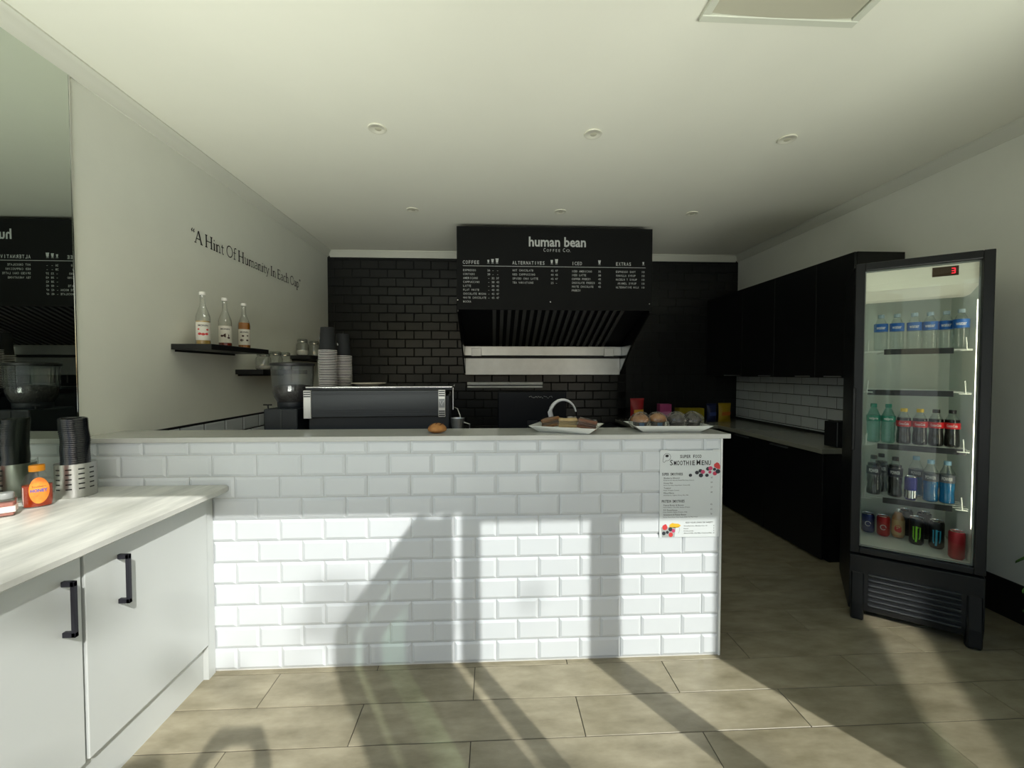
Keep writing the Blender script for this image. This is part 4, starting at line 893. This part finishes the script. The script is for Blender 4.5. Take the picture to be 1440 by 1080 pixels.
for kk in range(6):
    w_ = 1-kk/6; rg = ovalp(.010, .070, .034*w_, .054*w_); nn = len(lo.v); lo.v += rg
    if kk: lo.f += [(nn-24+i, nn-24+(i+1)%24, nn+(i+1)%24, nn+i) for i in range(24)]
lo.f.append(tuple(range(len(lo.v)-24, len(lo.v))))
lob = lo.build('oval_label', mat('honey_label', '#f0a23a', .5, var=.35, vscale=30, col2='#e86f28'), hn, smooth=60)
tx = MB(); vs, fs = glyphs('HONEY', .03); x0 = min(v[0] for v in vs); x1 = max(v[0] for v in vs)
tx.add([((v[0]-x0)/(x1-x0)*.056-.018, -(.68/1.14*math.sqrt(.0546**2-((v[0]-x0)/(x1-x0)*.056-.018)**2)+.0022), .064+v[1]/CAPH*.012) for v in vs], fs); tx.build('label_print', mat('print_blue', '#1f56b0', .5), lob)
tx = MB(); vs, fs = glyphs('Southern', .0); x0 = min(v[0] for v in vs); x1 = max(v[0] for v in vs)
tx.add([((v[0]-x0)/(x1-x0)*.046-.013, -(.68/1.14*math.sqrt(.0546**2-((v[0]-x0)/(x1-x0)*.046-.013)**2)+.0022), .083+v[1]/CAPH*.007) for v in vs], fs); tx.build('label_print', M_brown, lob)
bd_ = MB()
for k in range(16): bd_.ball((-.044, -.0215, .012+k*.0048), .0016, .0016, .0016, 6, 4)
bd_.build('ribbed_edge', M_cap, hn)
jr = thing('spice_jar', 'small square glass jar with pinkish contents beside the honey bottle', 'jar', (-1.738, 1.545, ZW+.0005), math.radians(40))
MB().box(-.024, .024, -.024, .024, 0, .062).build('glass_body', M_glass, jr, bevel=.004, bseg=2)
MB().box(-.021, .021, -.021, .021, .003, .048).build('contents', mat('pink_salt', '#a86a5c', .7, var=.3, vscale=60), jr, bevel=.003)
bx(-.0248, .0248, -.0248, .0248, .016, .036).build('paper_label', M_label, jr)
MB().lathe([(.0001,.062),(.019,.062),(.021,.065),(.021,.080),(.019,.083),(.0001,.083)], 20).build('lid', mat('grey_lid', '#8f9290', .4), jr, smooth=40)

# ------------------------------------------------------------------ ceiling: downlights, hatch
def downlight(x, y, label):
    t = thing('downlight', label, 'ceiling light', (x, y, ZC), group='recessed downlights in the ceiling')
    MB().lathe([(.034, -.0005), (.050, -.0005), (.052, -.003), (.050, -.007), (.040, -.008), (.034, -.004)], 28).build('trim_ring', mat('white_trim_ring', '#dedccb', .4), t, smooth=40)
    MB().lathe([(.0001, -.0015), (.034, -.0015), (.034, -.0007), (.0001, -.0007)], 24).build('recess', mat('recess_grey', '#8b8978', .6), t)
    MB().lathe([(.0001, -.006), (.010, -.006), (.022, -.003), (.026, -.0016), (.0001, -.0016)], 20, (.004, .004, 0)).build('lamp', mat('lamp_face', '#c9c6b0', .25), t, smooth=40)
for x, y, l in ((-.646, 2.39, 'recessed downlight in the front row, left'), (.578, 2.385, 'recessed downlight in the front row, middle'), (1.731, 2.385, 'recessed downlight in the front row, right near the fridge'),
                (-.671, 3.55, 'small recessed downlight left of the menu board'), (.578, 3.53, 'small recessed downlight just in front of the menu board top'), (1.718, 3.52, 'small recessed downlight right of the menu board')): downlight(x, y, l)
ht = thing('ceiling_hatch', 'square ceiling hatch with sagging panel in a raised white frame', 'hatch', (1.108, 1.29, ZC))
M_hatch = mat('hatch_frame', '#d2d4c4', .5); h = .31
MB().box(-h, h, h-.032, h, -.018, -.0005).box(-h, h, -h, -h+.032, -.018, -.0005).box(-h, -h+.032, -h+.032, h-.032, -.018, -.0005).box(h-.032, h, -h+.032, h-.032, -.018, -.0005).build('frame', M_hatch, ht, bevel=.003)
n = 10; vs = [(-.276+.552*i/n, -.276+.552*j/n, -.008-.010*math.sin(PI*i/n)**.8*(1 if True else 0)*(.3+.7*(j/n))+(.004 if 0 else 0)) for i in range(n+1) for j in range(n+1)]
MB().add(vs, [(i*(n+1)+j, (i+1)*(n+1)+j, (i+1)*(n+1)+j+1, i*(n+1)+j+1) for i in range(n) for j in range(n)]).build('sagging_panel', mat('hatch_panel', '#b9b6a2', .7), ht, smooth=40)
bx(-.277, .277, -.277, .277, -.003, -.0006).build('hatch_void', mat('hatch_dark', '#55534a', .9), ht)

# ------------------------------------------------------------------ plant at the right edge
pl = thing('potted_plant', 'leafy green potted plant at the right edge beside the fridge', 'plant', (2.63, 1.615, 0))
MB().shell([(.09, 0), (.10, .01), (.125, .22), (.128, .23)], .008, 24).build('pot', mat('dark_pot', '#1b1a18', .6), pl, smooth=40)
MB().lathe([(.0001, .19), (.112, .19), (.0001, .20)], 20).build('soil', mat('soil', '#2a2018', .95), pl)
M_leaf = mat('green_leaf', '#3f6b24', .45, var=.3, vscale=10)
stems = MB(); leaves = []
rnd = random.Random(3)
for i in range(16):
    a = 2*PI*i/16*2.4+rnd.uniform(-.2,.2); L_ = rnd.uniform(.14, .22); hgt = rnd.uniform(.40, .62) if i % 2 else rnd.uniform(.28, .45)
    tip = Vector((math.cos(a)*L_*.8, math.sin(a)*L_*.8, hgt)); stems.tube([(0,0,.19), (tip.x*.25, tip.y*.25, hgt*.7), (tip.x*.6, tip.y*.6, hgt)], .004, 6)
    d = Vector((math.cos(a), math.sin(a), -.35)).normalized(); sd_ = Vector((-math.sin(a), math.cos(a), 0)); up_ = d.cross(sd_)
    base = Vector((tip.x*.6, tip.y*.6, hgt)); lv = MB(); vv = []
    for j in range(7):
        v = j/6; wd = .045*math.sin(PI*min(.97, v*.92+.06))**.8; c_ = base+d*(.17*v)+Vector((0,0,-.06*v*v)); vv += [c_-sd_*wd+Vector((0,0,.010)), c_, c_+sd_*wd+Vector((0,0,.010))]
    lv.add(vv, [(3*j+k, 3*j+k+1, 3*j+k+4, 3*j+k+3) for j in range(6) for k in (0,1)]); lv.build('leaf', M_leaf, pl, smooth=60)
stems.build('stems', mat('green_stem', '#4d6b2c', .6), pl, smooth=60)

# ------------------------------------------------------------------ outside, behind the camera: a street tree (dappled light) and the person taking the picture (shadow on the floor)
tree = thing('street_tree', 'tall open-crowned street tree standing outside the shopfront', 'tree', (5.9, -9.2, -.02))
tr_ = random.Random(11); br = MB(); fo = MB()
MB().tube([(0,0,0), (.05,.05,2.2), (-.05,.1,4.6)], [.20,.16,.12], 10).build('trunk', mat('bark', '#5a4a3a', .9, bump=.6, bscale=20), tree, smooth=60)
def leafcl(c, n, s):
    for _ in range(n):
        p = Vector(c)+Vector((tr_.gauss(0,s), tr_.gauss(0,s), tr_.gauss(0,s))); u = Vector((tr_.gauss(0,1), tr_.gauss(0,1), tr_.gauss(0,1))).normalized(); v = u.orthogonal().normalized(); L_ = tr_.uniform(.07,.12)
        fo.add([p-u*L_, p+v*L_*.4, p+u*L_, p-v*L_*.4], [(0,1,2,3)])
for i in range(9):
    a = 2*PI*i/9+tr_.uniform(-.2,.2); l = tr_.uniform(1.6,2.8); z0 = tr_.uniform(4.2,4.6); z1 = tr_.uniform(6.0,9.6)
    e = Vector((math.cos(a)*l, math.sin(a)*l, z1)); m1 = Vector((e.x*.4, e.y*.4, z0+(z1-z0)*.55))
    br.tube([(-.05,.1,z0), m1, e], [.075,.05,.02], 7)
    for k in range(4):
        f = .35+.2*k; b = m1.lerp(e, f) if k else m1; q2 = b+Vector((tr_.gauss(0,.6), tr_.gauss(0,.6), tr_.uniform(.1,.8)))
        br.tube([b, q2], [.025,.008], 5); leafcl(q2, 9, .22)
    leafcl(e, 9, .25)
br.build('branches', mat('bark', '#5a4a3a', .9), tree, smooth=60)
o = fo.build('foliage', mat('tree_leaf', '#47662c', .6), tree); o['kind'] = 'stuff'

def skinmesh(name, joints, edges, m, parent, root=0, sub=2):
    me = bpy.data.meshes.new(name); me.from_pydata([j[:3] for j in joints], edges, []); ob = bpy.data.objects.new(name, me); C.objects.link(ob); ob.parent = parent
    ob.modifiers.new('skin', 'SKIN'); 
    if not me.skin_vertices: 
        bm = bmesh.new(); bm.from_mesh(me); bm.verts.layers.skin.verify(); bm.to_mesh(me); bm.free()
    for i, j in enumerate(joints):
        sv = me.skin_vertices[0].data[i]; sv.radius = (j[3], j[4] if len(j) > 4 else j[3]); sv.use_root = i == root
    s_ = ob.modifiers.new('sub', 'SUBSURF'); s_.levels = sub; s_.render_levels = sub
    ob.modifiers['skin'].use_smooth_shade = True; me.materials.append(m); return ob
per = thing('person', 'person in a dark jacket holding up a phone to take the picture', 'person', (0, -.60, -.02))
CX = .035; Y0 = .60; ZP = 1.40
J = [(0,0,.96,.13,.10), (0,0,1.16,.125,.095), (0,.01,1.38,.14,.10), (0,.03,1.50,.055,.055), (0,.06,1.60,.075,.085), (0,.06,1.70,.070,.085)]
Eg = [(0,1),(1,2),(2,3),(3,4),(4,5)]
def addj(j, par): J.append(j); Eg.append((par, len(J)-1)); return len(J)-1
SL = {}
for s in (-1, 1):
    sh_ = addj((s*.17, .01, 1.43, .055), 2); eb = addj((s*.31+CX*.5, .14, 1.19, .043), sh_); wr = addj((s*.135+CX, .46, 1.315, .027), eb); pa = addj((s*.105+CX, .53, ZP-.01, .030, .022), wr)
    SL[s] = (sh_, eb, wr)
    for k, (dz, ln) in enumerate(((.038, .9), (.015, 1.0), (-.008, .95), (-.03, .8))):
        f1 = addj((s*.088+CX, .565, ZP+dz, .0095), pa); f2 = addj((s*(.088-.022*ln)+CX, .588, ZP+dz+.006, .0085), f1); addj((s*(.088-.045*ln)+CX, .592, ZP+dz+.004, .0075), f2)
    t1 = addj((s*.085+CX, .53, ZP+.02, .011), pa); addj((s*.055+CX, .545, ZP+.012, .009), t1)
    hip = addj((s*.10, 0, .88, .095), 0); kn = addj((s*.11, .02, .50, .062), hip); an = addj((s*.115, -.02, .10, .042), kn); addj((s*.13, .12, .04, .035), an)
skinmesh('body', J, Eg, mat('skin', '#b98a6c', .6), per)
tj = [(0,0,.98,.15,.12), (0,0,1.16,.145,.115), (0,.01,1.38,.158,.12), (0,.02,1.47,.075,.07)]; te = [(0,1),(1,2),(2,3)]
for s in (-1, 1):
    a_, b_, c_ = (J[i] for i in SL[s]); n0 = len(tj); tj += [(a_[0],a_[1],a_[2],.072), (b_[0],b_[1],b_[2],.058), (c_[0]*.98+b_[0]*.02,c_[1]*.94+b_[1]*.06,c_[2]*.94+b_[2]*.06,.040)]; te += [(2,n0),(n0,n0+1),(n0+1,n0+2)]
skinmesh('jacket', tj, te, mat('dark_jacket', '#24262b', .8), per)
lj = [(0,0,.98,.148,.118)]; le = []
for s in (-1, 1):
    n0 = len(lj); lj += [(s*.10,0,.88,.112), (s*.11,.02,.50,.082), (s*.115,-.02,.10,.066)]; le += [(0,n0),(n0,n0+1),(n0+1,n0+2)]
skinmesh('trousers', lj, le, mat('dark_trousers', '#2b2d34', .8), per)
MB().ball((0, .045, 1.715), .088, .105, .085, 20, 10, bot=-.3).build('hair', mat('dark_hair', '#1c1512', .7), per, smooth=60)
fc = MB()
for s in (-1, 1): fc.ball((s*.032, .142, 1.652), .012, .006, .007, 8, 5)
fc.build('eyes', mat('eye_white', '#d8d4cc', .3), per, smooth=60)
MB().ball((0, .150, 1.622), .014, .018, .022, 10, 6).build('nose', MATS['skin'], per, smooth=60)
for s in (-1, 1): MB().box(s*.125-.05, s*.125+.05, -.07, .20, 0, .075).build('shoe', mat('shoe_black', '#18181a', .6), per, bevel=.025, bseg=3)
ph = thing('phone', 'slim dark phone held sideways by the person outside', 'phone', (CX, -.018, ZP-.037))
bx(-.075, .075, -.004, .004, 0, .074).build('case', mat('phone_case', '#1a1b1f', .4), ph, bevel=.004, bseg=2)
bx(-.071, .071, -.0046, -.004, .004, .070).build('screen', mat('screen_glass', '#06070a', .15), ph)
